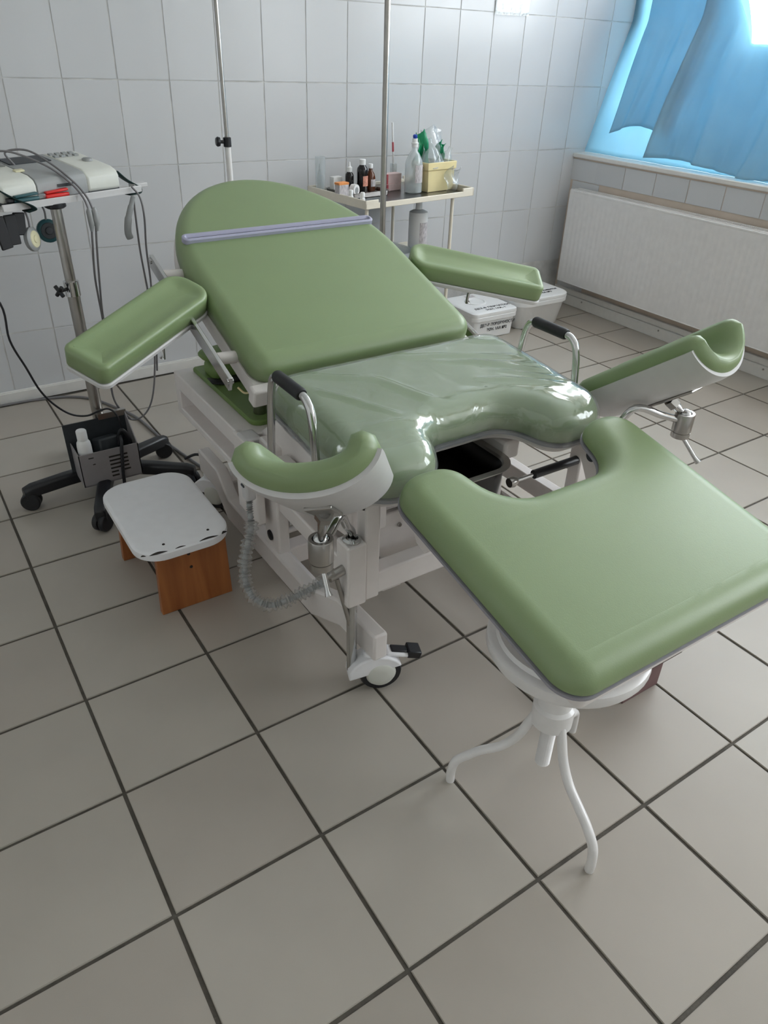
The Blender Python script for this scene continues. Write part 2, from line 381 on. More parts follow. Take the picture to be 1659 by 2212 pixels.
# ================================================================== RADIATOR
rad = thing('radiator', (3.36, 2.3, .15), 'white ribbed panel radiator under the window', 'radiator')
RX, RY0, RY1, RZ0, RZ1 = 3.315, 1.15, 3.165, .15, .645
bm = B(); NY = 61*4; pts = []
for i in range(NY+1):
    y = RY0+.03+(RY1-RY0-.06)*i/NY; q = (i % 4)/4
    pts.append((y, [0, .0015, .0015, 0][i % 4]))
zs = [RZ0, RZ0+.045, RZ0+.06, RZ1-.06, RZ1-.045, RZ1]
g = []
for y, d in pts: g.append([bm.verts.new((RX+(d if 1 < k < 4 else 0), y, z)) for k, z in enumerate(zs)])
for a, b in zip(g, g[1:]):
    for k in range(len(zs)-1): bm.faces.new((a[k], b[k], b[k+1], a[k+1]))
mk('front_panel', bm, 'white_enamel', rad, smooth=60)
bm = bx(RX-.001, RX+.012, RY0, RY0+.031, RZ0, RZ1); bx(RX-.001, RX+.012, RY1-.031, RY1, RZ0, RZ1, bm); bx(RX-.001, RX+.014, RY0, RY1, RZ1-.006, RZ1+.004, bm); bx(RX-.001, RX+.012, RY0, RY1, RZ0-.004, RZ0+.002, bm)
mk('panel_edge', bm, 'white_enamel', rad, bevel=.002)
mk('back_panel', bx(RX+.06, RX+.075, RY0+.01, RY1-.01, RZ0, RZ1-.01), 'white_enamel', rad)
for yy in (RY0+.002, RY1-.002): mk('side_cover', bx(RX+.004, RX+.078, yy-.002, yy+.002, RZ0-.002, RZ1+.006), 'white_enamel', rad, bevel=.001)
bm = bx(RX+.004, RX+.014, RY0, RY1, RZ1+.002, RZ1+.008); bx(RX+.066, RX+.078, RY0, RY1, RZ1+.002, RZ1+.008, bm); bx(RX+.037, RX+.041, RY0, RY1, RZ1+.002, RZ1+.007, bm)
mk('top_grille', bm, 'white_enamel', rad)
bm = B()
for i in range(200):
    yy = RY0+.02+(RY1-RY0-.03)*i/200; bx(RX+.014, RX+.066, yy, yy+.004, RZ1+.001, RZ1+.007, bm)
tag(mk('grille_bars', bm, 'white_enamel', rad), kind='stuff')
bm = B(); bm.free()
for yy in (2.9, 1.4): mk('wall_bracket', bx(RX+.07, WX, yy, yy+.03, .25, .55), 'white_enamel', rad)

# ================================================================== EXAMINATION CHAIR
XC = 1.026
ch = thing('examination_chair', (XC, 1.6, 0), 'green upholstered gynaecological examination chair on a white wheeled frame', 'examination chair')
P = lambda name, bm, mat, par=None, **k: mk(name, bm, mat, par or ch, **k)
# --- backrest
SB = .34; TB = plane_T(SB, 1.597, .668, XC-.006); AB = math.atan(SB)
ob = [(-.345, 1.585), (.345, 1.585)]
ell = [(.345*cos(t), 1.99+.455*sin(t)) for t in [pi*k/44 for k in range(45)]]
ob = rpoly([(-.345, 1.585, .05), (.345, 1.585, .05)]+[(x, y, 0) for x, y in ell]); ob = dens(ob, .03)
back = P('backrest', slab(ob, padr(-.066, 0, .040, 8, .046), TB), 'green_vinyl', smooth=60)
fr_ = dens(rpoly([(-.352, 1.578, .02), (.352, 1.578, .02)]+[(x*1.012, 1.99+(y-1.99)*1.01, 0) for x, y in ell]), .03)
P('backrest_frame', slab(fr_, [(.02, -.115), (.004, -.108), (0, -.098), (0, -.074), (.006, -.066)], TB), 'cream_paint', back, smooth=45)
so = rpoly([(-.316, 2.106, .0165), (.316, 2.106, .0165), (.316, 2.140, .0165), (-.316, 2.140, .0165)], 8)
bm = slab(so, [(0, -.004), (0, .009), (.003, .0115), (.008, .0115), (.011, .006), (.0125, .003)], TB)
P('slot_trim', bm, 'slot_grey', back, smooth=40)
gi = rpoly([(-.300, 2.116, .006), (.300, 2.116, .006), (.300, 2.130, .006), (-.300, 2.130, .006)], 5)
P('slot_groove', slab(gi, [(0, .0025), (0, .0037)], TB), 'dark_plastic', back)
# lower cross bar of the back section with its corner block
bm = B()
for s in (-1, 1):
    box(bm, TB(s*.325, 1.575, -.085), (.07, .035, .05), Matrix.Rotation(AB, 3, 'X'))
box(bm, TB(0, 1.572, -.092), (.66, .02, .04), Matrix.Rotation(AB, 3, 'X'))
P('hinge_bar', bm, 'cream_paint', back, bevel=.006)
# --- side rails and arm boards
for s in (-1, 1):
    bm = B(); xr_ = s*(.404 if s < 0 else .388); hr_ = -.055 if s < 0 else -.088
    a_, b_ = TB(xr_, 1.60, hr_), TB(xr_, 2.13, hr_); mid = (a_+b_)/2
    box(bm, mid, (.011, (b_-a_).length, .040), Matrix.Rotation(AB, 3, 'X'))
    rail = P('side_rail', bm, 'chrome', bevel=.002)
    for yy in (1.70, 2.06): mk('rail_stud', cyl(TB(s*.34, yy, hr_-.008), TB(xr_-s*.004, yy, hr_-.003), .016, 16), 'cream_paint', rail, smooth=40)
    for yy in (1.60, 2.13): mk('rail_stop', cyl(TB(xr_-s*.008, yy+(.008 if yy < 2 else -.008), hr_+.005), TB(xr_+s*.008, yy+(.008 if yy < 2 else -.008), hr_+.005), .009, 12), 'chrome', rail, smooth=40)
    c_, d_ = V((-.362, 1.94)), V((-.718, 1.722)); e = (d_-c_).normalized(); nn = V((-e.y, e.x)); hw = .066
    q = [(c_-nn*hw-e*.008, .05), (d_-nn*(hw-.004), .022), (d_+nn*(hw-.004), .022), (c_+nn*hw-e*.008, .05)]
    oa = dens(rpoly([(-s*p.x if s > 0 else p.x, p.y, r) for p, r in q]), .02)
    if s > 0: oa = oa[::-1]
    bm = slab(oa, [(.004, -.052), (0, -.048), (0, -.010), (.002, -.005), (.006, -.002), (.012, -.001), (.020, -.003), (.030, -.007), (.042, -.010), (.052, -.011)], TB)
    # the boards are dished along the middle
    arm = P('armrest', bm, 'green_vinyl', smooth=50)
    mk('arm_base', slab(inset(oa, -.002), [(.003, -.066), (0, -.063), (0, -.055), (.003, -.052)], TB), 'grey_shell', arm, smooth=40)
    cx_, cy_ = -s*-.40, 1.905
    mk('arm_bracket', box(B(), TB(s*.41, 1.915, -.078), (.05, .04, .05), Matrix.Rotation(AB, 3, 'X')), 'chrome', arm, bevel=.004)
    mk('lock_lever', tube([TB(s*.50, 1.80, -.06), TB(s*.50, 1.795, -.10), TB(s*.503, 1.793, -.108)], [.005, .005, .008], 10), 'chrome', arm, smooth=60)
# --- seat
SS = .08; TS = plane_T(SS, 1.3, .645, XC)
osq = dens(rpoly([(-.352, 1.538, .066), (-.352, 1.058, .10), (-.172, 1.058, .075), (-.125, 1.192, .085), (.125, 1.192, .085), (.172, 1.058, .075), (.352, 1.058, .10), (.352, 1.538, .066)][::-1], 9), .025)
seat = P('seat', slab(osq, padr(-.088, 0, .055, 8, .06), TS), 'green_vinyl', smooth=60)
P('seat_edging', slab(inset(osq, -.003), [(.004, -.098), (0, -.096), (0, -.088)], TS), 'grey_piping', seat, smooth=40)
P('seat_frame', slab(inset(osq, .02), [(.01, -.125), (0, -.120), (0, -.097)], TS), 'cream_paint', seat, smooth=40)
# --- foot section
SF = .2; TF = plane_T(SF, 1.1, .664, 1.008); AF = math.atan(SF)
ofo = dens(rpoly([(-.326, .478, .055), (.320, .478, .055), (.320, 1.010, .085), (.190, 1.010, .066), (.155, .862, .14), (-.140, .862, .14), (-.175, 1.010, .066), (-.326, 1.010, .088)], 9), .025)
foot = P('foot_section', slab(ofo, padr(-.050, 0, .042, 9, .050), TF), 'green_vinyl', smooth=60)
P('foot_edging', slab(inset(ofo, -.0015), [(.003, -.058), (0, -.056), (0, -.050)], TF), 'grey_piping', foot, smooth=40)
P('foot_panel', slab(inset(rpoly([(-.300, .478, .02), (.295, .478, .02), (.295, .96, .05), (.21, .96, .03), (.175, .82, .1), (-.16, .82, .1), (-.20, .96, .03), (-.300, .96, .05)], 6), .004), [(.02, -.084), (0, -.082), (0, -.058)], TF), 'cream_paint', foot, smooth=40)
for s in (-1, 1):
    x = XC+s*(.235 if s < 0 else .285); bm = B()
    prof = [(.95, .575), (1.155, .575), (1.165, .535), (1.09, .50), (1.045, .425), (1.015, .415), (.985, .45), (.93, .545)]
    a = [bm.verts.new((x-.004, y, z)) for y, z in prof]; b = [bm.verts.new((x+.004, y, z)) for y, z in prof]
    bm.faces.new(a); bm.faces.new(b[::-1])
    for k in range(len(prof)): bm.faces.new((a[k], a[(k+1) % 8], b[(k+1) % 8], b[k]))
    P('hinge_plate', bm, 'cream_paint', foot)
    for yy, zz in ((1.125, .548), (1.06, .545), (1.035, .505)): mk('hinge_pin', cyl((x-.02, yy, zz), (x+.02, yy, zz), .014, 16), 'dark_plastic', foot, smooth=40)
# --- grab handles
for s in (-1, 1):
    x = XC+s*.384
    hd = P('grab_handle', tube(crv([(x, 1.462, .45), (x, 1.448, .58), (x, 1.435, .668), (x, 1.418, .704), (x, 1.385, .713), (x, 1.30, .713), (x, 1.262, .708), (x, 1.240, .675), (x, 1.228, .58), (x, 1.215, .45)], 6), .0095, 14), 'chrome', smooth=60)
    mk('foam_grip', tube([(x, 1.402, .7125), (x, 1.397, .713), (x, 1.288, .713), (x, 1.283, .7125)], [.0125, .0145, .0145, .0125], 16), 'black_rubber', hd, smooth=40)
    mk('handle_mount', bx(min(x, x-s*.05), max(x, x-s*.05), 1.20, 1.475, .44, .47), 'cream_paint', hd, bevel=.004)
# --- leg supports: padded gutters on ball clamps
def leg_support(c, az, el, ro, W, D, Ln, post, peak, clamp, lev):
    a = V((sin(az)*cos(el), -cos(az)*cos(el), sin(el))); w_ = V((cos(az), sin(az), 0)); n_ = w_.cross(a)
    if n_.z < 0: n_ = -n_
    w2 = w_*cos(ro)+n_*sin(ro); n2 = n_*cos(ro)-w_*sin(ro); c = V(c)
    def pt(s, ph, off, sc=1):
        wd = W/2+off; dp = D+off
        lip = max(0, abs(ph)-pi/2)
        base = w2*(wd*sin(max(-pi/2, min(pi/2, ph))))-n2*(dp*cos(max(-pi/2, min(pi/2, ph))))
        return c+a*(s*Ln)+base+n2*lip*.05
    NS, NP = 26, 26; bm = B(); rings = []
    for i in range(NS+1):
        s = -.5+i/NS; e = min(s+.5, .5-s)*Ln; k = min(1, e/.04); th = .026*math.sqrt(max(.02, 1-(1-k)**2)); rg = []
        lo = -1.45; hi = 1.45
        for j in range(NP+1): rg.append(pt(s, lo+(hi-lo)*j/NP, -th))
        ec = pt(s, hi, 0); 
        for j in range(1, 4): q = pi*j/4; rg.append(pt(s, hi, -th*cos(q))+n2*th*sin(q))
        for j in range(NP+1): rg.append(pt(s, hi-(hi-lo)*j/NP, th))
        for j in range(1, 4): q = pi*j/4; rg.append(pt(s, lo, th*cos(q))+n2*th*sin(q))
        rings.append([bm.verts.new(p) for p in rg])
    m = len(rings[0])
    for A_, B_ in zip(rings, rings[1:]):
        for k in range(m): bm.faces.new((A_[k], A_[(k+1) % m], B_[(k+1) % m], B_[k]))
    bm.faces.new(rings[0][::-1]); bm.faces.new(rings[-1])
    pad = P('leg_support', bm, 'green_vinyl', smooth=70)
    bm = B(); rings = []
    for i in range(NS+1):
        s = (-.5+i/NS)*.90; e = min(s+.5, .5-s)*Ln; k = max(.15, min(1, e/.05)); rg = []
        for j in range(NP+1): ph = -1.40+2.80*j/NP; rg.append(pt(s, ph, .0275+.007*k*cos(ph*.75)**2+.001*k))
        for j in range(NP+1): ph = 1.40-2.80*j/NP; rg.append(pt(s, ph, .014))
        rings.append([bm.verts.new(p) for p in rg])
    m = len(rings[0])
    for A_, B_ in zip(rings, rings[1:]):
        for k in range(m): bm.faces.new((A_[k], A_[(k+1) % m], B_[(k+1) % m], B_[k]))
    bm.faces.new(rings[0][::-1]); bm.faces.new(rings[-1])
    P('shell', bm, 'grey_shell', pad, smooth=60)
    R3 = Matrix((w2, a, n2)).transposed(); bot = c-n2*(D+.037); cl = V(clamp)
    P('mounting_plate', box(B(), bot, (.045, Ln*.42, .007), R3), 'steel', pad, bevel=.002)
    for k in (-1, 1): P('spacer', box(B(), bot+a*k*Ln*.16+n2*.012, (.03, .035, .026), R3), 'dark_plastic', pad, bevel=.003)
    st = bot-n2*.002; ball = cl+V((0, 0, .062))
    dr = (ball-st).normalized()
    P('nut', lathe([(.017, 0), (.017, .022)], st, 6, axis=dr), 'steel', pad)
    P('stub', tube([st, st+dr*.03, st*.35+ball*.65, ball], [.0105, .0115, .0085, .007], 14), 'chrome', pad, smooth=60)
    P('ball', lathe([(.0165*sin(t), -.0165*cos(t)) for t in [pi*k/10 for k in range(11)]], ball, 18), 'chrome', pad, smooth=60)
    P('ball_clamp', lathe([(.020, 0), (.0235, .002), (.0235, .016), (.022, .0165), (.022, .0185), (.0245, .019), (.0245, .066), (.0235, .068), (.017, .068), (.016, .060)], cl, 28), 'steel', pad, smooth=40)
    P('clamp_lever', tube([cl+V((0, 0, .008))+V(lev)*.2, cl+V(lev), cl+V(lev)*1.25], [.0055, .0055, .008], 10), 'chrome', pad, smooth=60)
    P('swivel_rod', tube(crv([(post[0], post[1], .40), (post[0], post[1], .455), tuple(V(post)*.5+V(peak)*.5), peak, tuple(V(peak)*.45+(cl+V((0, 0, .045)))*.55), tuple(cl+V((0, 0, .045)))], 6), .0095, 14), 'chrome', pad, smooth=60)
    return pad
leg_support((.516, .969, .736), -.669, .648, .162, .176, .046, .38, (.662, 1.11, .455), (.605, 1.060, .548), (.530, 1.003, .487), (-.004, -.030, -.035))
leg_support((1.530, 1.098, .690), .04, .65, .085, .150, .074, .40, (1.390, 1.11, .455), (1.455, 1.06, .585), (1.580, 1.000, .500), (.02, -.045, -.045))
# --- lifting frame, front posts
for s in (-1, 1):
    X = lambda a, b: (min(XC+s*a, XC+s*b), max(XC+s*a, XC+s*b))
    x0, x1 = X(.302, .340); P('front_post', bx(x0, x1, 1.092, 1.132, .27, .545), 'cream_paint', bevel=.005)
    x0, x1 = X(.341, .389); sk = P('leg_socket', bx(x0, x1, 1.084, 1.136, .272, .438), 'cream_paint', bevel=.005)
    xs = XC+s*.364
    mk('socket_ring', lathe([(.021, 0), (.021, .006), (.014, .009), (.0115, .004)], (xs, 1.11, .436), 20), 'chrome', sk, smooth=40)
    mk('socket_rod', tube([(xs, 1.11, .28), (xs, 1.11, .055), (xs, 1.11, .045)], [.0125, .0125, .008], 16), 'chrome', sk, smooth=50)
    mk('lock_handle', tube([(xs, 1.108, .175), (xs-s*-.042, 1.105, .355)], .0055, 10), 'steel', sk, smooth=60)
    bm = cyl((xs+s*.062, 1.103, .365), (xs+s*.020, 1.106, .372), .0115, 14); cyl((xs+s*.022, 1.106, .372), (xs+s*.012, 1.106, .374), .014, 12, bm); cyl((xs+s*.066, 1.098, .372), (xs+s*.058, 1.09, .385), .006, 8, bm)
    mk('lock_nut', bm, 'steel', sk, smooth=40)
    x0, x1 = X(.305, .342); P('lift_rail', bx(x0, x1, 1.12, 1.70, .270, .322), 'cream_paint', bevel=.005)
    bm = cyl((XC+s*.34, 1.11, .528), (XC+s*.20, 1.11, .528), .0195, 20); P('hinge_tube', bm, 'cream_paint', smooth=40)
    # base beam with raised ends over the castors
    prof = [(1.055, .185), (1.055, .108), (1.20, .108), (1.34, .052), (1.88, .052), (1.97, .122), (2.10, .122), (2.10, .202), (1.94, .202), (1.86, .132), (1.37, .132), (1.22, .185)]
    bm = B(); xo = lambda y: .362-.026*max(0, min(1, (1.42-y)/.25))
    A_ = [bm.verts.new((XC+s*xo(y), y, z)) for y, z in prof]; B_ = [bm.verts.new((XC+s*(xo(y)-.038), y, z)) for y, z in prof]
    bm.faces.new(A_); bm.faces.new(B_[::-1])
    for k in range(len(prof)): bm.faces.new((A_[k], A_[(k+1) % 12], B_[(k+1) % 12], B_[k]))
    P('base_beam', bm, 'cream_paint', bevel=.006)
    # rear column
    x0, x1 = X(.315, .350); col_ = P('rear_column', bx(x0, x1, 1.525, 1.615, .10, .46), 'cream_paint', bevel=.006)
    mk('pivot_cap', lathe([(.016, 0), (.015, .004), (.008, .005)], (XC+s*.351, 1.575, .17), 18, axis=(s, 0, 0)), 'black_plastic', col_, smooth=40)
    x0, x1 = X(.365, .392); P('side_bracket', bx(x0, x1, 1.56, 1.69, .22, .455), 'cream_paint', bevel=.006)
bm = bx(XC-.34, XC+.34, 1.096, 1.140, .275, .336); P('front_crossbar', bm, 'cream_paint', bevel=.005)
P('rear_crossbar', bx(XC-.33, XC+.33, 1.93, 2.0, .09, .15), 'cream_paint', bevel=.005)
P('mid_crossbar', bx(XC-.33, XC+.33, 1.55, 1.60, .06, .12), 'cream_paint', bevel=.005)
pnl = P('tray_panel', bx(XC-.285, XC+.15, 1.205, 1.225, .235, .40), 'cream_paint', bevel=.005)
mk('finger_pull', slab(rpoly([(XC-.13, 0, .008), (XC-.06, 0, .008), (XC-.06, .028, .008), (XC-.13, .028, .008)], 4), [(0, 0), (.002, .003), (.005, .001)], lambda x, y, h: V((x, 1.205-h, .325+y))), 'cream_paint', pnl, smooth=40)
mk('bolt', lathe([(.006, 0), (.005, .006)], (XC-.175, 1.205, .36), 8, axis=(0, -1, 0)), 'steel', pnl)
# waste basin under the seat opening
bo = rpoly([(.86, 1.128, .06), (1.14, 1.128, .06), (1.14, 1.46, .06), (.86, 1.46, .06)], 6)
bas = P('waste_basin', slab(bo, [(.03, .385), (.012, .39), (.004, .47), (-.008, .476), (.002, .478), (.012, .470), (.022, .40), (.035, .397)], flat()), 'basin_steel', smooth=45)
mk('basin_rim', slab(bo, [(.004, .4745), (-.010, .4765), (-.011, .480), (.006, .4805), (.010, .474)], flat(), bottom=False, top=False), 'steel', bas, smooth=40)
mk('basin_rail', bx(1.155, 1.205, 1.19, 1.52, .455, .505), 'cream_paint', bas, bevel=.008)
for yy in (1.19, 1.23):
    pass
for s in (-1, 1):
    x = XC+s*.235
    rl = P('under_rail', bx(x-.028, x+.028, 1.138, 1.60, .232, .262), 'cream_paint', bevel=.004)
    for yy in (1.30, 1.20): mk('rail_bolt', lathe([(.013, 0), (.013, .003), (.008, .003), (.008, .012), (.004, .018), (.004, .024)], (x, yy, .262), 8), 'steel', rl)
gs = P('gas_spring', tube([(1.185, 1.110, .448), (1.375, 1.105, .452)], .0115, 14), 'black_plastic', smooth=50)
mk('spring_rod', tube([(1.13, 1.112, .446), (1.19, 1.110, .448)], .005, 10), 'chrome', gs, smooth=50)
mk('spring_end', lathe([(.012, 0), (.014, .012), (.009, .024)], (1.108, 1.113, .445), 14, axis=(1, 0, 0)), 'steel', gs, smooth=50)
gp = P('gas_lift', lathe([(.013, 0), (.018, .01), (.019, .10), (.0205, .105), (.0205, .112), (.010, .113), (.010, .145)], (.735, 1.727, .432), 20), 'steel', smooth=40)
mk('lift_cap', lathe([(.014, .113), (.017, .118), (.017, .135), (.013, .140), (.013, .165)], (.735, 1.727, .432), 18), 'black_plastic', gp, smooth=40)
mk('release_wire', tube(crv([(.718, 1.732, .532), (.700, 1.742, .529), (.688, 1.757, .542)], 5), .003, 8), 'yellow_plastic', gp, smooth=60)
gl2 = P('lower_gas_spring', tube([(.735, 1.62, .33), (.735, 1.57, .19)], .017, 16), 'steel', smooth=50)
mk('pivot_pin', tube([(.69, 1.57, .17), (.79, 1.57, .17)], .009, 10), 'cream_paint', gl2, smooth=50)
# mechanism housing beside the seat
bm = B(); prof = [(1.18, .38), (1.18, .50), (1.42, .522), (1.50, .536), (1.575, .515), (1.67, .44), (1.67, .36), (1.30, .36)]
A_ = [bm.verts.new((.700, y, z)) for y, z in prof]; B_ = [bm.verts.new((.80, y, z)) for y, z in prof]; bm.faces.new(A_); bm.faces.new(B_[::-1])
for k in range(len(prof)): bm.faces.new((A_[k], A_[(k+1) % 8], B_[(k+1) % 8], B_[k]))
P('mechanism_cover', bm, 'cream_paint', bevel=.008, seg=3)
# rear deck
DX0, DX1, DY0, DY1 = .640, 1.412, 1.64, 2.165
bm = bx(DX0+.05, DX1-.05, DY0, DY1, .335, .41); bx(DX0, DX1, DY0, DY1, .402, .455, bm); bx(DX0, DX1, DY0, DY1, .318, .342, bm)
for xa, xb in ((DX0, DX0+.05), (DX1-.05, DX1)): bx(xa, xb, DY1-.035, DY1, .33, .41, bm); bx(xa, xb, DY0, DY0+.02, .33, .41, bm)
P('rear_deck', bm, 'cream_paint', bevel=.004)
P('deck_leg', bx(.76, .86, 1.72, 1.85, .10, .33), 'cream_paint', bevel=.006); P('deck_leg', bx(1.19, 1.29, 1.72, 1.85, .10, .33), 'cream_paint', bevel=.006)
P('deck_end_cap', bx(DX0-.004, DX0+.045, DY0-.03, DY0+.03, .30, .46), 'grey_shell', bevel=.008)
# castors with brake pedals
def caster(x, y, zt, yaw):
    R_ = RZ(yaw); O = V((x, y, 0))
    def W_(p): return O+R_ @ V(p)
    wr = .052
    bm = B(); prof = []
    for k in range(9): t = pi*(.12+.92*k/8); prof.append((.068*cos(t)*1.0, .052+.058*sin(t)))
    A_ = [bm.verts.new(W_((px, -.026, pz))) for px, pz in prof]; B_ = [bm.verts.new(W_((px, .026, pz))) for px, pz in prof]
    n = len(prof); bm.faces.new(A_); bm.faces.new(B_[::-1])
    for k in range(n): bm.faces.new((A_[k], A_[(k+1) % n], B_[(k+1) % n], B_[k]))
    cyl(W_((-.01, 0, .10)), W_((-.01, 0, zt+.004)), .020, 16, bm)
    hood = P('caster', bm, 'white_lacquer', bevel=.004)
    for yy in (-.018, .018) if False else (0,):
        mk('tire', lathe([(.036, -.020), (.049, -.020), (wr, -.014), (wr, .014), (.049, .020), (.036, .020)], W_((.012, yy, wr)), 30, axis=R_ @ V((0, 1, 0))), 'black_rubber', hood, smooth=50)
        mk('wheel_disc', lathe([(.012, -.030), (.030, -.0295), (.037, -.021), (.037, .021), (.030, .0295), (.012, .030)], W_((.012, yy, wr)), 28, axis=R_ @ V((0, 1, 0))), 'light_plastic', hood, smooth=50)
    bm = box(B(), W_((.062, 0, .098)), (.075, .036, .012), R_ @ Matrix.Rotation(.25, 3, 'Y')); mk('brake_pedal', bm, 'white_lacquer', hood, bevel=.005)
    bm = box(B(), W_((.095, 0, .094)), (.034, .038, .020), R_ @ Matrix.Rotation(.25, 3, 'Y')); box(bm, W_((.060, 0, .106)), (.045, .024, .006), R_ @ Matrix.Rotation(.25, 3, 'Y')); mk('pedal_grip', bm, 'black_plastic', hood, bevel=.004)
caster(.712, 1.085, .108, -.35); caster(1.335, 1.085, .108, -.6); caster(.690, 2.06, .122, -1.0); caster(1.35, 2.06, .122, .4)
# hand control with its hose, wrapped in plastic
hs = P('hand_control', bx(.585, .612, 1.50, 1.535, .345, .42), 'grey_shell', bevel=.006)
mk('control_key', bx(.582, .586, 1.51, 1.526, .385, .39), 'dark_plastic', hs)
hp = crv([(.598, 1.515, .35), (.590, 1.50, .325), (.578, 1.47, .29), (.556, 1.45, .255), (.540, 1.44, .21), (.530, 1.42, .17), (.535, 1.39, .135), (.565, 1.36, .118), (.605, 1.34, .130), (.65, 1.33, .145), (.70, 1.33, .155), (.74, 1.35, .16)], 14)
mk('coiled_cord', tube(hp, [.0075+.003*sin(i*pi*.9) for i in range(len(hp))], 10), 'grey_plastic', hs, smooth=60)
mk('cord_wrap', tube(hp[24:], [.0155+.0035*sin(i*1.7)+.002*sin(i*.45) for i in range(len(hp)-24)], 14), 'hose_film', hs, smooth=60)

# clear plastic cover on the seat (a thing of its own)
RIDGES = [((-.31, 1.50), (-.14, 1.40), .010, .0045), ((-.31, 1.43), (-.20, 1.27), .008, .005), ((-.14, 1.42), (-.03, 1.15), .014, .005), ((-.27, 1.21), (-.07, 1.17), .012, .004), ((-.25, 1.33), (-.17, 1.22), .007, .004),
          ((.03, 1.46), (.28, 1.35), .011, .005), ((.06, 1.41), (.31, 1.28), .009, .006), ((.14, 1.37), (.32, 1.23), .008, .005), ((.10, 1.29), (.28, 1.18), .010, .005), ((.20, 1.49), (.33, 1.41), .007, .005), ((.17, 1.31), (.30, 1.20), .006, .004), ((-.05, 1.50), (.05, 1.44), .012, .003), ((.02, 1.25), (.10, 1.22), .010, .003)]
def wrinkle(x, y):
    h = .0008*sin(x*31+y*17)+.0006*sin(x*53-y*41)
    for p, q, wd, ht in RIDGES:
        p, q = V(p), V(q); d = q-p; t = max(0, min(1, (V((x, y))-p).dot(d)/d.dot(d))); c = p+d*t
        bend = .006*sin(t*7); r = (V((x, y))-c).length+bend*0
        h += 1.5*ht*sin(pi*min(1, max(0, .08+.84*t)))*math.exp(-(r/wd)**2)
    return h
def cover():
    bm = B(); n = len(osq); R = []
    for d, h in [(.000, -.103), (-.005, -.096), (-.006, -.05)]+[(r-.004, h+.0045) for r, h in padr(-.088, 0, .055, 8, .06)[3:]]:
        R.append([bm.verts.new(TS(x, y, h+(wrinkle(x, y)*.6 if h > -.03 else .0012*sin(k*1.3)))) for k, (x, y) in enumerate(inset(osq, d))])
    for A_, B_ in zip(R, R[1:]):
        for k in range(n): bm.faces.new((A_[k], A_[(k+1) % n], B_[(k+1) % n], B_[k]))
    bd = [V(p) for p in inset(osq, .056)]; pts = list(bd); g = .0085
    def inside(x, y):
        c = False
        for i in range(n):
            a, b = bd[i], bd[i-1]
            if (a.y > y) != (b.y > y) and x < (b.x-a.x)*(y-a.y)/(b.y-a.y)+a.x: c = not c
        return c
    y = 1.05
    while y < 1.54:
        x = -.35
        while x < .35:
            if inside(x, y) and min((V((x, y))-p).length for p in bd) > .006: pts.append(V((x, y)))
            x += g
        y += g
    vs_, _, fs, *_r = delaunay_2d_cdt(pts, [(i, (i+1) % n) for i in range(n)], [list(range(n))], 1, 1e-6)
    vm = []
    for i, p in enumerate(vs_): vm.append(R[-1][i] if i < n else bm.verts.new(TS(p.x, p.y, .0045+wrinkle(p.x, p.y))))
    for f in fs:
        try: bm.faces.new([vm[i] for i in f])
        except ValueError: pass
    return bm
pc = mk('plastic_cover', cover(), 'clear_film', smooth=75)
tag(pc, 'clear wrinkled plastic film stretched over the green seat cushion', 'plastic cover')

# pads kept on the rear deck
sp = mk('storage_pad', slab(rpoly([(.690, 1.675, .03), (1.36, 1.675, .03), (1.36, 2.13, .01), (.690, 2.13, .01)], 5), [(.002, .4552), (0, .458), (0, .466), (.004, .470)], flat()), 'green_dark', smooth=40)
tag(sp, 'thin dark green board lying on the rear deck under the backrest', 'pad')
sc = thing('strapped_cushion', (.83, 2.03, .47), 'small dark green cushion with black strap on the rear deck', 'cushion')
mk('cushion', slab(rpoly([(.705, 1.985, .03), (1.12, 1.985, .03), (1.12, 2.085, .03), (.705, 2.085, .03)], 6), padr(.4705, .515, .02, 5), flat()), 'green_dark', sc, smooth=60)
mk('flap', slab(rpoly([(.695, 2.01, .03), (.97, 2.01, .03), (.97, 2.10, .03), (.695, 2.10, .03)], 6), [(.002, .528), (0, .530), (0, .536), (.004, .54)], lambda x, y, h: V((x, y, h+.012*sin((x-.77)*8)))), 'green_dark', sc, smooth=60)
mk('flap_core', bx(.76, .95, 2.015, 2.075, .512, .531), 'black_rubber', sc)
bm = B(); g = []
for i in range(13):
    u = i/12; x = .685+.40*u; z = .473+.02*sin(u*pi)*.3+(.012 if i == 0 else 0); g.append([bm.verts.new((x, 1.945+.02*u, z)), bm.verts.new((x, 1.985+.005*u, z+.003))])
for a, b in zip(g, g[1:]): bm.faces.new((a[0], a[1], b[1], b[0]))
o = mk('strap', bm, 'black_rubber', sc, smooth=60); o.modifiers.new('solid', 'SOLIDIFY').thickness = .003

# ================================================================== SCREW STOOL UNDER THE FOOT SECTION
CX, CY = .846, .644
st = thing('screw_stool', (CX, CY, 0), 'white enamelled screw stool with three bent legs under the foot section', 'stool')
mk('seat', lathe([(.02, .402), (.120, .402), (.143, .407), (.150, .420), (.149, .436), (.143, .441), (.134, .442), (.130, .450), (.01, .451)], (CX, CY, 0), 48), 'white_enamel', st, smooth=40)
mk('seat_plate', lathe([(.05, .350), (.055, .352), (.055, .401), (.04, .402)], (CX, CY, 0), 24), 'white_enamel', st, smooth=40)
mk('hub', lathe([(.030, .215), (.041, .218), (.041, .262), (.034, .268), (.034, .32), (.03, .35)], (CX, CY, 0), 28), 'white_enamel', st, smooth=40)
pr_ = []
for k in range(27): pr_ += [(.0115, .09+k*.005), (.0155, .0925+k*.005)]
mk('screw', lathe([(.006, .088)]+pr_, (CX, CY, 0), 18), 'white_enamel', st)
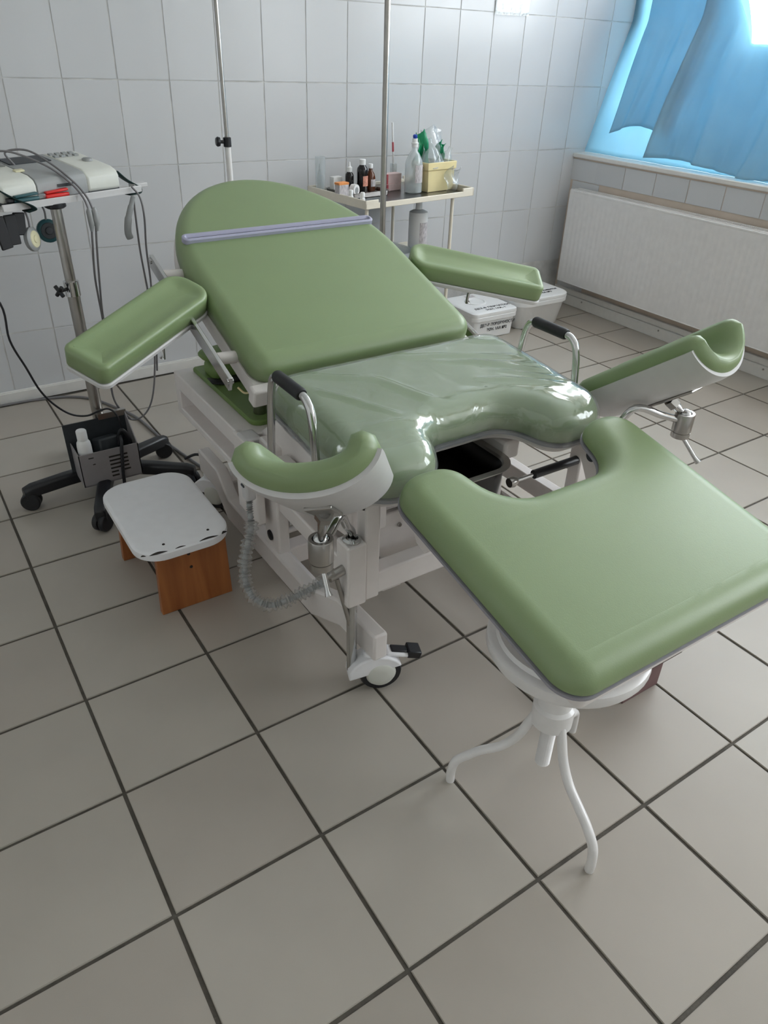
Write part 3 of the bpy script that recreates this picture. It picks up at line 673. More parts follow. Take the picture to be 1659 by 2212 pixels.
for fx, fy in ((.702, .760), (.808, .453), (1.027, .718)):
    d = V((fx-CX, fy-CY, 0)); rl = d.length; d.normalize()
    pts = [(.030, .235), (.042, .205), (.060, .160), (.090, .125), (.130, .105), (rl-.035, .090), (rl-.008, .065), (rl, .03), (rl, 0)]
    mk('leg', tube(crv([V((CX, CY, z))+d*r for r, z in pts], 6), .0097, 12), 'white_enamel', st, smooth=60)

# ================================================================== STEP STOOL
ss = thing('step_stool', (.445, 1.76, 0), 'low step stool with chipped white top and brown wooden sides', 'step stool')
stp = mk('top', slab(dens(rpoly([(.310, 1.560, .075), (.568, 1.560, .075), (.568, 1.965, .075), (.310, 1.965, .075)], 9), .03), [(.006, .203), (.001, .205), (0, .212), (.001, .224), (.005, .227), (.012, .2275)], flat()), 'white_lacquer', ss, smooth=40)
def panel(y0, y1, x0, x1, lean):
    bm = B()
    v = [bm.verts.new(p) for p in [(x0, y0, 0), (x1, y0, 0), (x1, y1, 0), (x0, y1, 0), (x0+.01, y0+lean, .204), (x1-.002, y0+lean, .204), (x1-.002, y1+lean, .204), (x0+.01, y1+lean, .204)]]
    for f in ((0, 1, 2, 3), (4, 5, 6, 7), (0, 1, 5, 4), (1, 2, 6, 5), (2, 3, 7, 6), (3, 0, 4, 7)): bm.faces.new([v[i] for i in f])
    return bm
pf = mk('side_board', panel(1.600, 1.622, .352, .556, .006), 'pine', ss, bevel=.002)
mk('side_board', panel(1.900, 1.922, .334, .55, 0), 'pine', ss, bevel=.002)
mk('stretcher', bx(.435, .455, 1.62, 1.905, .12, .203), 'pine', ss, bevel=.002)
for x, z in ((.447, .172), (.449, .128)): mk('peg', lathe([(.0045, 0), (.0035, .002)], (x, 1.603, z), 10, axis=(0, -1, 0)), 'chip_dark', pf)
bm = B()
for x, y in ((.385, 1.60), (.508, 1.605)): lathe([(.004, .2276), (.0035, .2288)], (x, y, 0), 10, bm)
mk('screw_hole', bm, 'chip_dark', stp)
bm = B()
for u0, u1, w_ in ((.338, .384, .009), (.405, .432, .004), (.47, .522, .007), (.532, .549, .009), (.318, .330, .006)):
    n = 8; va = []
    for k in range(n+1):
        x = u0+(u1-u0)*k/n; t = sin(pi*k/n)*w_+.0006; y = 1.5655+(0.012*max(0, (abs(x-.439)-.075)/.05)**2)
        va.append((bm.verts.new((x, y, .2279)), bm.verts.new((x, y+t, .2281))))
    for a, b in zip(va, va[1:]): bm.faces.new((a[0], b[0], b[1], a[1]))
o = mk('paint_chip', bm, 'chip_dark', stp); o.modifiers.new('solid', 'SOLIDIFY').thickness = .0006

# brown low step half hidden behind the screw stool
bs = thing('brown_step', (1.23, .78, 0), 'brown low wooden step on the floor behind the screw stool', 'step')
mk('side_board', bx(1.19, 1.318, .712, .730, 0, .112), 'brown_board', bs, bevel=.002); mk('side_board', bx(1.19, 1.318, .88, .898, 0, .112), 'brown_board', bs, bevel=.002)
mk('top_board', bx(1.165, 1.345, .690, .915, .112, .130), 'dark_board', bs, bevel=.002)

# ================================================================== ECG TROLLEY
PX, PY = .433, 2.385
tr = thing('equipment_trolley', (PX, PY, 0), 'tall trolley with chrome post, small tray and black five-star castor base', 'trolley')
hubm = lathe([(.05, .035), (.055, .04), (.055, .085), (.035, .092)], (PX, PY, 0), 24); mk('base_hub', hubm, 'black_plastic', tr, smooth=40)
for fx, fy in ((.165, 2.345), (.330, 2.100), (.655, 2.475), (.665, 2.215), (.40, 2.66)):
    d = V((fx-PX, fy-PY, 0)); l = d.length; d.normalize(); a = math.atan2(d.y, d.x); bm = B()
    q = [(.03, .088, .024), (l*.55, .090, .022), (l-.01, .088, .020), (l+.018, .080, .017)]
    rg = []
    for r, z, h in q:
        c = V((PX, PY, 0))+d*r; n = V((-d.y, d.x, 0)); rg.append([bm.verts.new(c+n*h*sx_+V((0, 0, zz))) for sx_, zz in ((-1, z-.040), (1, z-.040), (1, z-.008), (.6, z), (-.6, z), (-1, z-.008))])
    for A_, B_ in zip(rg, rg[1:]):
        for k in range(6): bm.faces.new((A_[k], A_[(k+1) % 6], B_[(k+1) % 6], B_[k]))
    bm.faces.new(rg[0][::-1]); bm.faces.new(rg[-1])
    lg = mk('leg', bm, 'black_plastic', tr, bevel=.004)
    ax = V((-d.y*.8+d.x*.5, d.x*.8+d.y*.5, 0)).normalized(); cpos = V((fx, fy, .031))
    for k in (-1, 1): mk('caster_wheel', lathe([(.012, -.009), (.028, -.009), (.031, -.005), (.031, .005), (.028, .009), (.012, .009)], cpos+ax*k*.0115, 22, axis=ax), 'black_rubber', lg, smooth=50)
    mk('caster_hood', lathe([(.010, 0), (.012, .03), (.010, .036)], (fx, fy, .032), 12), 'black_plastic', lg, smooth=50)
mk('lower_post', cyl((PX, PY, .085), (PX, PY, .70), .0185, 24), 'steel', tr, smooth=40)
mk('upper_post', cyl((PX, PY, .69), (PX, PY, .925), .0155, 24), 'steel', tr, smooth=40)
cl = mk('collar', lathe([(.017, .660), (.0225, .662), (.0225, .705), (.017, .707)], (PX, PY, 0), 24), 'chrome', tr, smooth=40)
bm = cyl((PX-.02, PY-.012, .685), (PX-.038, PY-.022, .685), .005, 10)
for k in range(4): t = pi/4+k*pi/2; c = V((PX-.042, PY-.024, .685)); cyl(c, c+V((.5*cos(t)*.019, -.86*cos(t)*.019, sin(t)*.019)), .006, 10, bm)
mk('star_knob', bm, 'black_plastic', cl, smooth=50)
E1 = V((.94, .342, 0)); E2 = V((-.342, .94, 0)); TO = V((.283, 2.306, 0)); RTY = RZ(math.atan2(.342, .94))
def TL(u, v, z): return TO+E1*u+E2*v+V((0, 0, z))
def TLm(x, y, h): return TL(x, y, h)
bm = slab(rpoly([(0, 0, .012), (.455, 0, .012), (.455, .31, .012), (0, .31, .012)], 4), [(0, .925), (0, .931)], TLm)
mk('tray', bm, 'grey_shell', tr, smooth=30)
bm = box(B(), TL(.228, .003, .934), (.45, .006, .018), RTY); box(bm, TL(.228, .307, .934), (.45, .006, .018), RTY); mk('tray_lip', bm, 'grey_shell', tr, bevel=.002)
mk('tray_tab', box(B(), TL(.470, .04, .938), (.05, .03, .012), RTY), 'grey_shell', tr, bevel=.002)
mk('tray_mount', lathe([(.024, .912), (.030, .916), (.030, .926), (.02, .927)], (PX, PY, 0), 20), 'black_plastic', tr, smooth=40)
# basket on the base
BX0, BX1, BY0, BY1 = .322, .514, 2.250, 2.355
bm = bx(BX0, BX1, BY0, BY0+.003, .080, .196); bx(BX0, BX0+.003, BY0, BY1, .080, .196, bm); bx(BX0, BX1, BY0, BY1, .078, .082, bm)
v = [bm.verts.new(p) for p in [(BX1-.003, BY0, .080), (BX1, BY0, .080), (BX1, BY1, .080), (BX1-.003, BY1, .080), (BX1-.003, BY0, .196), (BX1, BY0, .196), (BX1, BY1, .275), (BX1-.003, BY1, .275)]]
for f in ((0, 1, 2, 3), (4, 5, 6, 7), (0, 1, 5, 4), (1, 2, 6, 5), (2, 3, 7, 6), (3, 0, 4, 7)): bm.faces.new([v[i] for i in f])
bk = mk('basket', bm, 'basket_grey', tr)
mk('basket_back', bx(BX0-.012, BX1, BY1, BY1+.004, .080, .262), 'dark_plastic', bk); mk('basket_flange', bx(.425, BX1+.002, BY1-.006, BY1+.01, .258, .278), 'steel', bk)
vs = [(.415, .475, .140-.014*k, .0055) if k < 4 else (.415, .438, .140-.014*k, .0055) for k in range(6)]+[(.452, .478, .084, .005), (.352, .368, .152, .003), (.362, .370, .128, .003)]
for x0, x1, z, h in vs: mk('vent_slot', bx(x0, x1, BY0-.0012, BY0+.001, z+.026, z+.026+h), 'chip_dark', bk)
# bottle and power supply in the basket
bt = thing('cleaner_bottle', (.352, 2.280, .082), 'white plastic bottle standing in the trolley basket', 'bottle')
mk('bottle', lathe([(.020, .0545), (.0225, .058), (.0225, .185), (.021, .198), (.0155, .207), (.014, .209)], (.352, 2.280, .0285), 24), 'white_plastic', bt, smooth=40)
mk('cap', lathe([(.0165, .207), (.0165, .238), (.0145, .241)], (.352, 2.280, .0285), 24), 'white_plastic', bt, smooth=40)
psu = mk('power_adapter', box(B(), (.430, 2.310, .150), (.075, .05, .12), Matrix.Rotation(-.25, 3, 'X') @ RZ(.3)), 'dark_plastic', bevel=.006); tag(psu, 'dark grey power adapter leaning in the trolley basket', 'power adapter')
# ECG machine
ec = thing('ecg_recorder', tuple(TL(.2, .15, .931)), 'light grey medical recorder with mid grey band on the trolley tray', 'ecg machine')
prof = [(.030, .938), (.028, .975), (.036, .990), (.060, .999), (.235, 1.022), (.262, 1.018), (.272, 1.0), (.272, .938)]
def seg(u0, u1, grow=0, pr=prof):
    bm = B(); A_ = [bm.verts.new(TL(u0, v, z)) for v, z in pr]; B_ = [bm.verts.new(TL(u1, v, z)) for v, z in pr]; n = len(pr)
    bm.faces.new(A_[::-1]); bm.faces.new(B_)
    for k in range(n): bm.faces.new((A_[k], B_[k], B_[(k+1) % n], A_[(k+1) % n]))
    return bm
mk('housing', seg(.020, .130), 'light_plastic', ec, bevel=.010, seg=3); mk('housing', seg(.285, .400), 'light_plastic', ec, bevel=.010, seg=3)
mk('centre_band', seg(.128, .287), 'grey_plastic', ec, bevel=.002)
mk('base_tray', box(B(), TL(.212, .152, .936), (.372, .236, .010), RTY), 'dark_plastic', ec, bevel=.002)
sl = math.atan2(.023, .175)
Rk = RTY @ Matrix.Rotation(sl, 3, 'X')
mk('screen', box(B(), TL(.075, .19, 1.0175), (.085, .075, .004), Rk), 'lcd', ec)
mk('panel_inset', box(B(), TL(.20, .19, 1.0175), (.13, .06, .003), Rk), 'dark_plastic', ec)
for i in range(4):
    for j in range(2): mk('key', box(B(), TL(.30+.022*i, .19+.026*j, 1.0185+.0033*j), (.014, .014, .004), Rk), 'grey_plastic', ec)
mk('dial', lathe([(.016, 0), (.015, .007), (.010, .009)], TL(.365, .13, 1.007), 20), 'grey_plastic', ec, smooth=40)
mk('button', box(B(), TL(.125, .10, 1.006), (.028, .016, .006), Rk), 'pale_button', ec, bevel=.002)
mk('label_strip', box(B(), TL(.215, .027, .968), (.05, .001, .008), RTY), 'dark_plastic', ec)
# limb clamps in front of the recorder
def clamp(u, mat, label):
    c = thing('limb_clamp', tuple(TL(u, .016, .938)), label, 'electrode clamp', 'limb clamps lying on the trolley tray')
    mk('jaw', box(B(), TL(u, .016, .946), (.075, .016, .011), RTY), mat, c, bevel=.004); mk('jaw', box(B(), TL(u+.002, .018, .957), (.07, .015, .007), RTY @ Matrix.Rotation(-.05, 3, 'Y')), mat, c, bevel=.003)
    mk('electrode', box(B(), TL(u-.046, .016, .949), (.022, .012, .012), RTY), 'clear_plastic' if mat == 'red_clip' else 'black_plastic', c, bevel=.003)
clamp(.175, 'red_clip', 'red limb clamp lying in front of the recorder'); clamp(.082, 'teal_clip', 'dark teal limb clamp lying beside the red one')
# dark straps around the tray ends
def strap(pts, w_, name, label, mat='teal_strap'):
    bm = B(); g = []
    for p in crv(pts, 6): q = V(p); g.append([bm.verts.new(q-E2*w_/2), bm.verts.new(q+E2*w_/2)])
    for a, b in zip(g, g[1:]): bm.faces.new((a[0], a[1], b[1], b[0]))
    o = mk(name, bm, mat, smooth=60); o.modifiers.new('solid', 'SOLIDIFY').thickness = .003; tag(o, label, 'strap', 'dark straps on the trolley tray')
strap([TL(.402, .05, .985), TL(.425, .045, .962), TL(.448, .04, .946), TL(.462, .03, .935), TL(.46, .03, .918), TL(.42, .03, .915)], .03, 'tray_strap', 'dark green strap at the recorder end by the tray tab')
strap([TL(.018, .05, .978), TL(.045, .015, .955), TL(.075, -.006, .938), TL(.085, -.008, .925), TL(.07, .01, .916)], .035, 'tray_strap', 'dark green strap slung under the tray beside the teal clamp')
bm = B()
for k, (u, l) in enumerate(((-.005, .085), (.03, .08), (.06, .06))): box(bm, TL(u, .02+.01*k, .912-l/2), (.034, .008, l), RTY @ Matrix.Rotation(.12*(k-1), 3, 'Y'))
tag(mk('hanging_belt', bm, 'black_rubber', bevel=.003), 'black webbing belt hanging in loops below the tray', 'strap')
# round transducers hung under the tray
def puck(c, ax, rim, face, label, cord):
    t = thing('transducer', c, label, 'sensor', 'round sensors hanging under the trolley tray')
    mk('body', lathe([(.012, -.009), (.030, -.008), (.033, -.004), (.033, .005), (.028, .009), (.010, .010)], c, 26, axis=ax), rim, t, smooth=45)
    mk('face', lathe([(.024, .0085), (.022, .011), (.011, .011), (.010, .0135), (.004, .014)], c, 24, axis=ax), face, t, smooth=45)
    mk('cord', tube(crv([V(c)+V((0, 0, .031)), V(c)+V((0, 0, .06)), cord], 5), .0028, 8), 'cable_grey', t, smooth=60)
puck((.352, 2.38, .835), (.75, -.6, .1), 'grey_plastic', 'pale_button', 'round grey sensor with cream face hanging beside the post', (.345, 2.40, .93))
puck((.412, 2.455, .838), (.1, -.95, .15), 'teal_clip', 'dark_plastic', 'round dark green sensor hanging partly behind the post', (.398, 2.455, .93))
# marker handle and leads
bm = tube(crv([(.662, 2.40, .925), (.650, 2.40, .895), (.637, 2.40, .862), (.630, 2.40, .825), (.634, 2.40, .805)], 5), [.007]*5+[.009]*5+[.011]*5+[.011]*5+[.010], 12)
tag(mk('event_marker', bm, 'grey_plastic', smooth=50), 'grey hand-held event marker hanging at the tray tab', 'marker')
ld = thing('patient_lead', (.52, 2.36, .88), 'grey twin patient cable looping from recorder over tray edge to floor height', 'cable')
for k in (0, 1):
    d = .012*k
    mk('lead', tube(crv([TL(.10+.05*k, .16, 1.01), TL(.085+.05*k, .17, 1.045), TL(.13+.05*k, .13, 1.05), TL(.19+.02*k, .06, 1.015), TL(.225+.012*k, .01, .97), TL(.235+d, -.02, .935), (.517+d, 2.358, .905)], 7), .003, 8), 'cable_grey', ld, smooth=60)
    mk('lead', tube(crv([(.517+d, 2.358, .86), (.512+d, 2.37, .80), (.506+d, 2.39, .70), (.508+.2*d, 2.40, .57), (.506+d, 2.40, .46), (.497, 2.40, .37), (.499, 2.40, .285), (.540, 2.40, .212), (.596, 2.40, .226), (.633, 2.40, .305), (.660, 2.40, .466), (.676, 2.40, .65), (.681, 2.41, .765), (.692, 2.42, .861), (.690, 2.43, .915), (.672, 2.44, .945)][:8 if k else 16], 7), .0031, 8), 'cable_grey', ld, smooth=60)
    mk('connector', tube([(.517+d*1.3, 2.358, .91), (.517+d*1.3, 2.358, .90), (.518+d*1.3, 2.358, .865), (.515+d*1.3, 2.358, .845)], [.004, .0085, .0085, .004], 10), 'grey_plastic', ld, smooth=50)
mk('lead', tube(crv([(.676, 2.45, .915), (.674, 2.45, .86), (.672, 2.45, .75), (.678, 2.45, .60), (.672, 2.43, .45), (.66, 2.42, .36)], 6), .0031, 8), 'cable_grey', ld, smooth=60)
def cable(name, pts, r, mat, label): tag(mk(name, tube(crv(pts, 6), r, 8), mat, smooth=60), label, 'cable')
cable('hanging_power_cable', [(.155, 2.33, .80), (.222, 2.33, .683), (.222, 2.33, .574), (.247, 2.33, .483), (.270, 2.335, .403), (.302, 2.34, .345), (.345, 2.345, .300), (.393, 2.35, .282), (.436, 2.355, .288), (.465, 2.352, .288), (.485, 2.34, .26), (.49, 2.33, .18)], .0032, 'black_rubber', 'thin black power cord sagging into the trolley basket')
cable('basket_cord', [(.462, 2.30, .13), (.466, 2.29, .215), (.480, 2.28, .238), (.497, 2.28, .20), (.502, 2.29, .13)], .006, 'black_rubber', 'thick black cord looped inside the basket')
cable('basket_cord', [(.470, 2.29, .215), (.464, 2.255, .212), (.455, 2.241, .165), (.448, 2.239, .10), (.448, 2.236, .03), (.47, 2.2, .007), (.53, 2.16, .007)], .0055, 'black_rubber', 'thick black cord hanging down the basket front')
cable('floor_cable', [(-.3, 3.225, .006), (.21, 3.228, .006), (.372, 3.215, .006), (.477, 3.184, .006), (.556, 3.111, .006), (.622, 2.965, .006), (.666, 2.823, .006), (.690, 2.597, .006), (.722, 2.41, .006), (.765, 2.20, .006), (.84, 2.0, .006)], .0055, 'cable_grey', 'grey cable lying along the skirting and under the chair')
cable('black_floor_cable', [(.66, 2.24, .10), (.70, 2.22, .115), (.735, 2.19, .09), (.742, 2.16, .03), (.75, 2.12, .008), (.82, 2.06, .008)], .005, 'black_rubber', 'black cord arching over a trolley leg beside the chair castor')

# ================================================================== IV STANDS
def iv(name, x, y, zt, label, knob):
    t = thing(name, (x, y, 0), label, 'iv stand', 'drip stands behind the chair')
    mk('lower_tube', cyl((x, y, .04), (x, y, 1.0 if knob else 1.2), .011, 16), 'white_enamel' if knob else 'steel', t, smooth=40)
    mk('upper_tube', cyl((x, y, .95), (x, y, zt), .0075 if knob else .0105, 16), 'steel', t, smooth=40)
    for k in range(5): a = k*2*pi/5+.4; mk('foot', tube([(x, y, .055), (x+.12*cos(a), y+.12*sin(a), .045), (x+.2*cos(a), y+.2*sin(a), .02), (x+.2*cos(a), y+.2*sin(a), 0)], .011, 10), 'white_enamel', t, smooth=60)
    for s in (-1, 1): mk('hook', tube(crv([(x, y, zt-.01), (x+s*.05, y, zt), (x+s*.08, y, zt-.015), (x+s*.09, y, zt+.02)], 5), .004, 8), 'steel', t, smooth=60)
    if knob:
        kb = mk('clamp_collar', lathe([(.010, .99), (.0145, .992), (.0145, 1.022), (.009, 1.024)], (x, y, 0), 18), 'black_plastic', t, smooth=40)
        mk('clamp_knob', lathe([(.006, .012), (.006, .026), (.015, .028), (.017, .036), (.013, .042), (.004, .043)], (x, y, 1.007), 16, axis=(-.85, .1, .05)), 'black_plastic', kb, smooth=40)
iv('iv_stand', 1.152, 2.83, 2.0, 'slim drip stand with black clamp knob behind the backrest', True)
iv('iv_stand', 1.600, 2.46, 2.05, 'plain steel drip pole between the backrest and the instrument cart', False)

# ================================================================== INSTRUMENT CART
CO = V((1.706, 2.754, 0)); CA = .115; C1 = V((cos(CA), sin(CA), 0)); C2 = V((-sin(CA), cos(CA), 0)); CW, CD, CT = .635, .425, .765
def CL(u, v, z): return CO+C1*u+C2*v+V((0, 0, z))
RC = RZ(CA)
ct = thing('instrument_cart', tuple(CL(.32, .21, 0)), 'cream metal instrument cart with steel tray top by the tiled wall', 'cart')
mk('top_tray', box(B(), CL(CW/2, CD/2, CT-.018), (CW-.01, CD-.01, .004), RC), 'dark_steel', ct)
bm = B()
for c, s in (((CW/2, .004), (CW, .008)), ((CW/2, CD-.004), (CW, .008)), ((.004, CD/2), (.008, CD)), ((CW-.004, CD/2), (.008, CD))): box(bm, CL(c[0], c[1], CT-.014), (s[0], s[1], .022), RC)
for u in (.035, CW-.035):
    for v in (.004, CD-.004): box(bm, CL(u, v, CT+.002), (.07, .008, .016), RC)
for u in (.004, CW-.004): box(bm, CL(u, CD/2, CT+.002), (.008, CD, .016), RC)
mk('rim', bm, 'cream_enamel', ct, bevel=.002)
for u, v in ((.03, .03), (.03, CD-.03), (CW-.105, .03), (CW-.150, CD-.03)):
    if True:
        lg = mk('leg', cyl(CL(u, v, .035), CL(u, v, CT-.022), .008, 14), 'cream_enamel', ct, smooth=40)
        mk('caster_wheel', lathe([(.008, -.008), (.018, -.008), (.018, .008), (.008, .008)], CL(u, v, .018), 18, axis=C2), 'black_rubber', lg, smooth=40)
mk('lower_shelf', box(B(), CL(CW/2, CD/2, .44), (CW-.08, CD-.03, .006), RC), 'steel', ct); 
for v in (.02, CD-.02): mk('shelf_rim', box(B(), CL(CW/2, v, .45), (CW-.08, .006, .026), RC), 'cream_enamel', ct)
ZT = CT-.0155
def bottle(name, p, prof, mat, capprof, capmat, label, lab=None, group=None):
    t = thing(name, tuple(p), label, 'bottle', group)
    mk('bottle', lathe(prof, p, 26), mat, t, smooth=40)
    if capprof: mk('cap', lathe(capprof, p, 20), capmat, t, smooth=40)
    if lab:
        r, z0, z1, m = lab; bm = B(); g = []
        for k in range(13):
            a = -2.0+k*.16; d = V((cos(a), sin(a), 0)); g.append([bm.verts.new(V(p)+d*r+V((0, 0, z0))), bm.verts.new(V(p)+d*r+V((0, 0, z1)))])
        for A_, B_ in zip(g, g[1:]): bm.faces.new((A_[0], B_[0], B_[1], A_[1]))
        mk('label', bm, m, t, smooth=60)
    return t
def bp(r, h, neck, hn): return [(r*.9, 0), (r, .003), (r, h*.72), (r*.93, h*.80), (neck, h*.9), (neck, hn)]
def cp(r, z0, z1): return [(r, z0), (r, z1-.002), (r*.85, z1)]
# steel tray with dark bottles, tape
ZS = ZT+.008
stt = thing('steel_tray', tuple(CL(.20, .25, ZT)), 'shallow steel instrument tray holding small bottles on the cart', 'tray')
tro = rpoly([(.055, .17, .02), (.275, .17, .02), (.275, .37, .02), (.055, .37, .02)], 5)
mk('tray', slab(tro, [(.008, .0), (.003, .002), (0, .020), (-.004, .022), (.001, .022), (.006, .006), (.012, .005)], lambda x, y, h: CL(x, y, ZT+h)), 'steel', stt, smooth=40)
ZS = ZT+.0055
bottle('medicine_bottle', CL(.185, .26, ZS), bp(.0245, .125, .013, .118), 'dark_glass', cp(.0145, .114, .136), 'white_plastic', 'dark bottle with white cap and picture label in the steel tray', (.0249, .028, .070, 'label_pink'))
bottle('dropper_bottle', CL(.132, .285, ZS), bp(.019, .095, .010, .088), 'dark_glass', [(.012, .086), (.012, .104), (.006, .108), (.003, .125)], 'white_plastic', 'black dropper bottle with white tip in the steel tray')
bottle('medicine_bottle', CL(.243, .275, ZS), [(.021, 0), (.0225, .003), (.0225, .055), (.018, .072), (.009, .085), (.009, .098)], 'amber_glass', cp(.0105, .094, .112), 'white_plastic', 'brown glass bottle with small white cap beside the dark one', (.0229, .02, .05, 'label_print'))
tp = thing('tape_roll', tuple(CL(.125, .215, ZS)), 'white roll of medical tape standing in the steel tray', 'tape roll')
mk('roll', lathe([(.013, -.012), (.024, -.012), (.024, .012), (.013, .012)], CL(.098, .205, ZS+.0245), 24, axis=C1*.35-C2), 'paper_white', tp, smooth=40)
mk('core', lathe([(.006, -.0125), (.013, -.0125), (.013, .0125), (.006, .0125)], CL(.098, .205, ZS+.0245), 20, axis=C1*.35-C2), 'grey_plastic', tp, smooth=40)
tpb = mk('tape_box', box(B(), CL(.092, .33, ZS+.032), (.05, .03, .064), RC), 'paper_white', bevel=.002); tag(tpb, 'plain white carton behind the tape roll', 'box')
# carton with orange top and two little white bottles at the cart corner
pb = thing('pill_box', tuple(CL(.045, .20, ZT)), 'white carton with orange top edge at the cart end', 'box')
mk('carton', box(B(), CL(.026, .20, ZT+.030), (.050, .034, .060), RC), 'label_print', pb, bevel=.001); mk('lid', box(B(), CL(.026, .20, ZT+.064), (.053, .035, .009), RC), 'box_orange', pb, bevel=.001)
bottle('vial', CL(.018, .125, ZT+.001), bp(.011, .030, .008, .032), 'white_plastic', cp(.0095, .030, .048), 'white_plastic', 'tiny white vial in front of the orange-topped carton', group='tiny white vials')
bottle('vial', CL(.042, .075, ZT+.001), bp(.011, .026, .008, .028), 'white_plastic', cp(.0095, .026, .044), 'white_plastic', 'tiny white vial closest to the cart corner', group='tiny white vials')
wb = thing('spray_bottle', tuple(CL(.085, .385, ZT)), 'slim white bottle with pointed nozzle behind the cartons', 'bottle')
mk('bottle', lathe([(.013, 0), (.015, .003), (.015, .062), (.009, .082), (.005, .092), (.003, .115)], CL(.050, .395, ZT), 20), 'milky_plastic', wb, smooth=40)
gj = thing('glass_cylinder', tuple(CL(.03, .36, ZT)), 'clear glass cylinder at the far cart corner', 'jar')
mk('wall', lathe([(.022, 0), (.022, .15), (.0205, .15), (.0205, .004), (.002, .003)], CL(.028, .36, ZT), 24), 'clear_plastic', gj, smooth=40)
# two red and white cartons
for k, (du, dv, a, lb) in enumerate(((0, 0, .05, 'red and white carton lying flat on the cart'), (.002, .004, -.03, 'red and white carton lying on top of another'))):
    rb = thing('medicine_box', tuple(CL(.355+du, .27, ZT)), lb, 'box', 'red and white cartons')
    z0 = ZT+k*.0285
    mk('carton', box(B(), CL(.362+du, .27+dv, z0+.014+.007*k), (.088, .045, .028+.014*k), RC @ RZ(a)), 'label_pale', rb, bevel=.001)
    mk('end_band', box(B(), CL(.3215+du, .268+dv, z0+.014+.007*k), (.009, .0465, .0275+.014*k), RC @ RZ(a)), 'box_red', rb, bevel=.001)
# saline bottle
p = CL(.405, .165, ZT)
sb = bottle('infusion_bottle', p, [(.036, 0), (.040, .004), (.040, .118), (.037, .134), (.024, .160), (.013, .174), (.012, .192)], 'milky_plastic', [(.014, .188), (.014, .200), (.017, .201), (.017, .205), (.012, .206), (.012, .222)], 'white_plastic', 'tall milky infusion bottle with blue knob on the cart', (.0405, .045, .118, 'label_print'))
mk('knob', lathe([(.007, .222), (.010, .226), (.010, .234), (.006, .238)], p, 14), 'blue_cap', sb, smooth=40)
mk('liquid', lathe([(.036, .004), (.0385, .006), (.0385, .034), (.002, .0345)], p, 24), 'clear_plastic', sb, smooth=40)
# yellow container with masks
yb = thing('yellow_container', tuple(CL(.535, .18, ZT)), 'cream yellow plastic container packed with masks on the cart', 'container')
bm = B(); sz = [(.078, .050, 0), (.083, .053, .092), (.088, .058, .092), (.089, .059, .124), (.085, .055, .124), (.076, .048, .010)]
rg = []
for a, b, z in sz: rg.append([bm.verts.new(CL(.538+x*a, .175+y*b, ZT+z)) for x, y in ((-1, -1), (1, -1), (1, 1), (-1, 1))])
for A_, B_ in zip(rg, rg[1:]):
    for k in range(4): bm.faces.new((A_[k], A_[(k+1) % 4], B_[(k+1) % 4], B_[k]))
bm.faces.new(rg[0][::-1]); bm.faces.new(rg[-1]); mk('box', bm, 'yellow_plastic', yb, bevel=.003)
def mask(c, ax, sc, label):
    t = thing('oxygen_mask', tuple(c), label, 'mask', 'clear masks standing in the yellow container')
    mk('cup', lathe([(.036*sc, 0), (.034*sc, .018*sc), (.024*sc, .040*sc), (.012*sc, .058*sc), (.009*sc, .060*sc), (.009*sc, .078*sc), (.006*sc, .078*sc)], c, 20, axis=ax), 'clear_plastic', t, smooth=60)
    mk('rim', lathe([(.034*sc, -.004), (.039*sc, -.002), (.039*sc, .003), (.035*sc, .004)], c, 20, axis=ax), 'milky_plastic', t, smooth=60)
mask(CL(.495, .16, ZT+.105), (-.05, -.1, 1), 1.2, 'clear mask with nozzle up at the infusion bottle side'); mask(CL(.540, .185, ZT+.11), (-.15, .2, 1), 1.35, 'clear mask with nozzle up in the middle of the container'); mask(CL(.585, .17, ZT+.10), (.5, -.1, 1), 1.1, 'clear mask tilted over toward the window side')
def bag(name, c, w_, h_, mat, label, cat, ph, lean=0):
    bm = B(); g = []
    for i in range(9):
        r_ = []
        for j in range(9):
            u, v = i/8-.5, j/8; r_.append(bm.verts.new(V(c)+C1*(u*w_*(1-.25*v)+lean*v)+C2*(.012*sin(u*9+ph+v*4)+.01*sin(v*7+ph))+V((0, 0, h_*v+.012*sin(u*7+ph)*v))))
        g.append(r_)
    for a, b in zip(g, g[1:]):
        for j in range(8): bm.faces.new((a[j], a[j+1], b[j+1], b[j]))
    o = mk(name, bm, mat, smooth=70); o.modifiers.new('solid', 'SOLIDIFY').thickness = .0015; tag(o, label, cat)
bag('green_pouch', CL(.490, .21, ZT+.10), .09, .14, 'green_bag', 'green printed pouch sticking up behind the masks', 'pouch', .4)
bag('green_pouch', CL(.600, .20, ZT+.12), .05, .075, 'green_bag', 'small green pouch corner at the window side of the container', 'pouch', 2.4)
bag('clear_bag', CL(.555, .215, ZT+.09), .16, .165, 'clear_plastic', 'clear crumpled bag standing up in the yellow container', 'plastic bag', 1.2)
bag('clear_bag', CL(.585, .095, ZT+.001), .09, .10, 'clear_plastic', 'clear crumpled bag leaning on the front of the yellow container', 'plastic bag', 3.0)
wv = thing('probe_jar', tuple(CL(.375, .225, ZT)), 'clear plastic tube holding a white stick thermometer', 'tube')
mk('jar', lathe([(.016, 0), (.016, .10), (.0145, .10), (.0145, .003), (.002, .002)], CL(.425, .33, ZT), 18), 'clear_plastic', wv, smooth=40)
th = thing('stick', tuple(CL(.425, .33, ZT)), 'white stick with red stripe standing up behind the infusion bottle', 'stick')
mk('rod', tube([CL(.429, .33, ZT+.005), CL(.415, .335, ZT+.27)], .0045, 10), 'white_plastic', th, smooth=50); mk('stripe', tube([CL(.4213, .3328, ZT+.15), CL(.4192, .3335, ZT+.19)], .0047, 10), 'box_red', th, smooth=50)
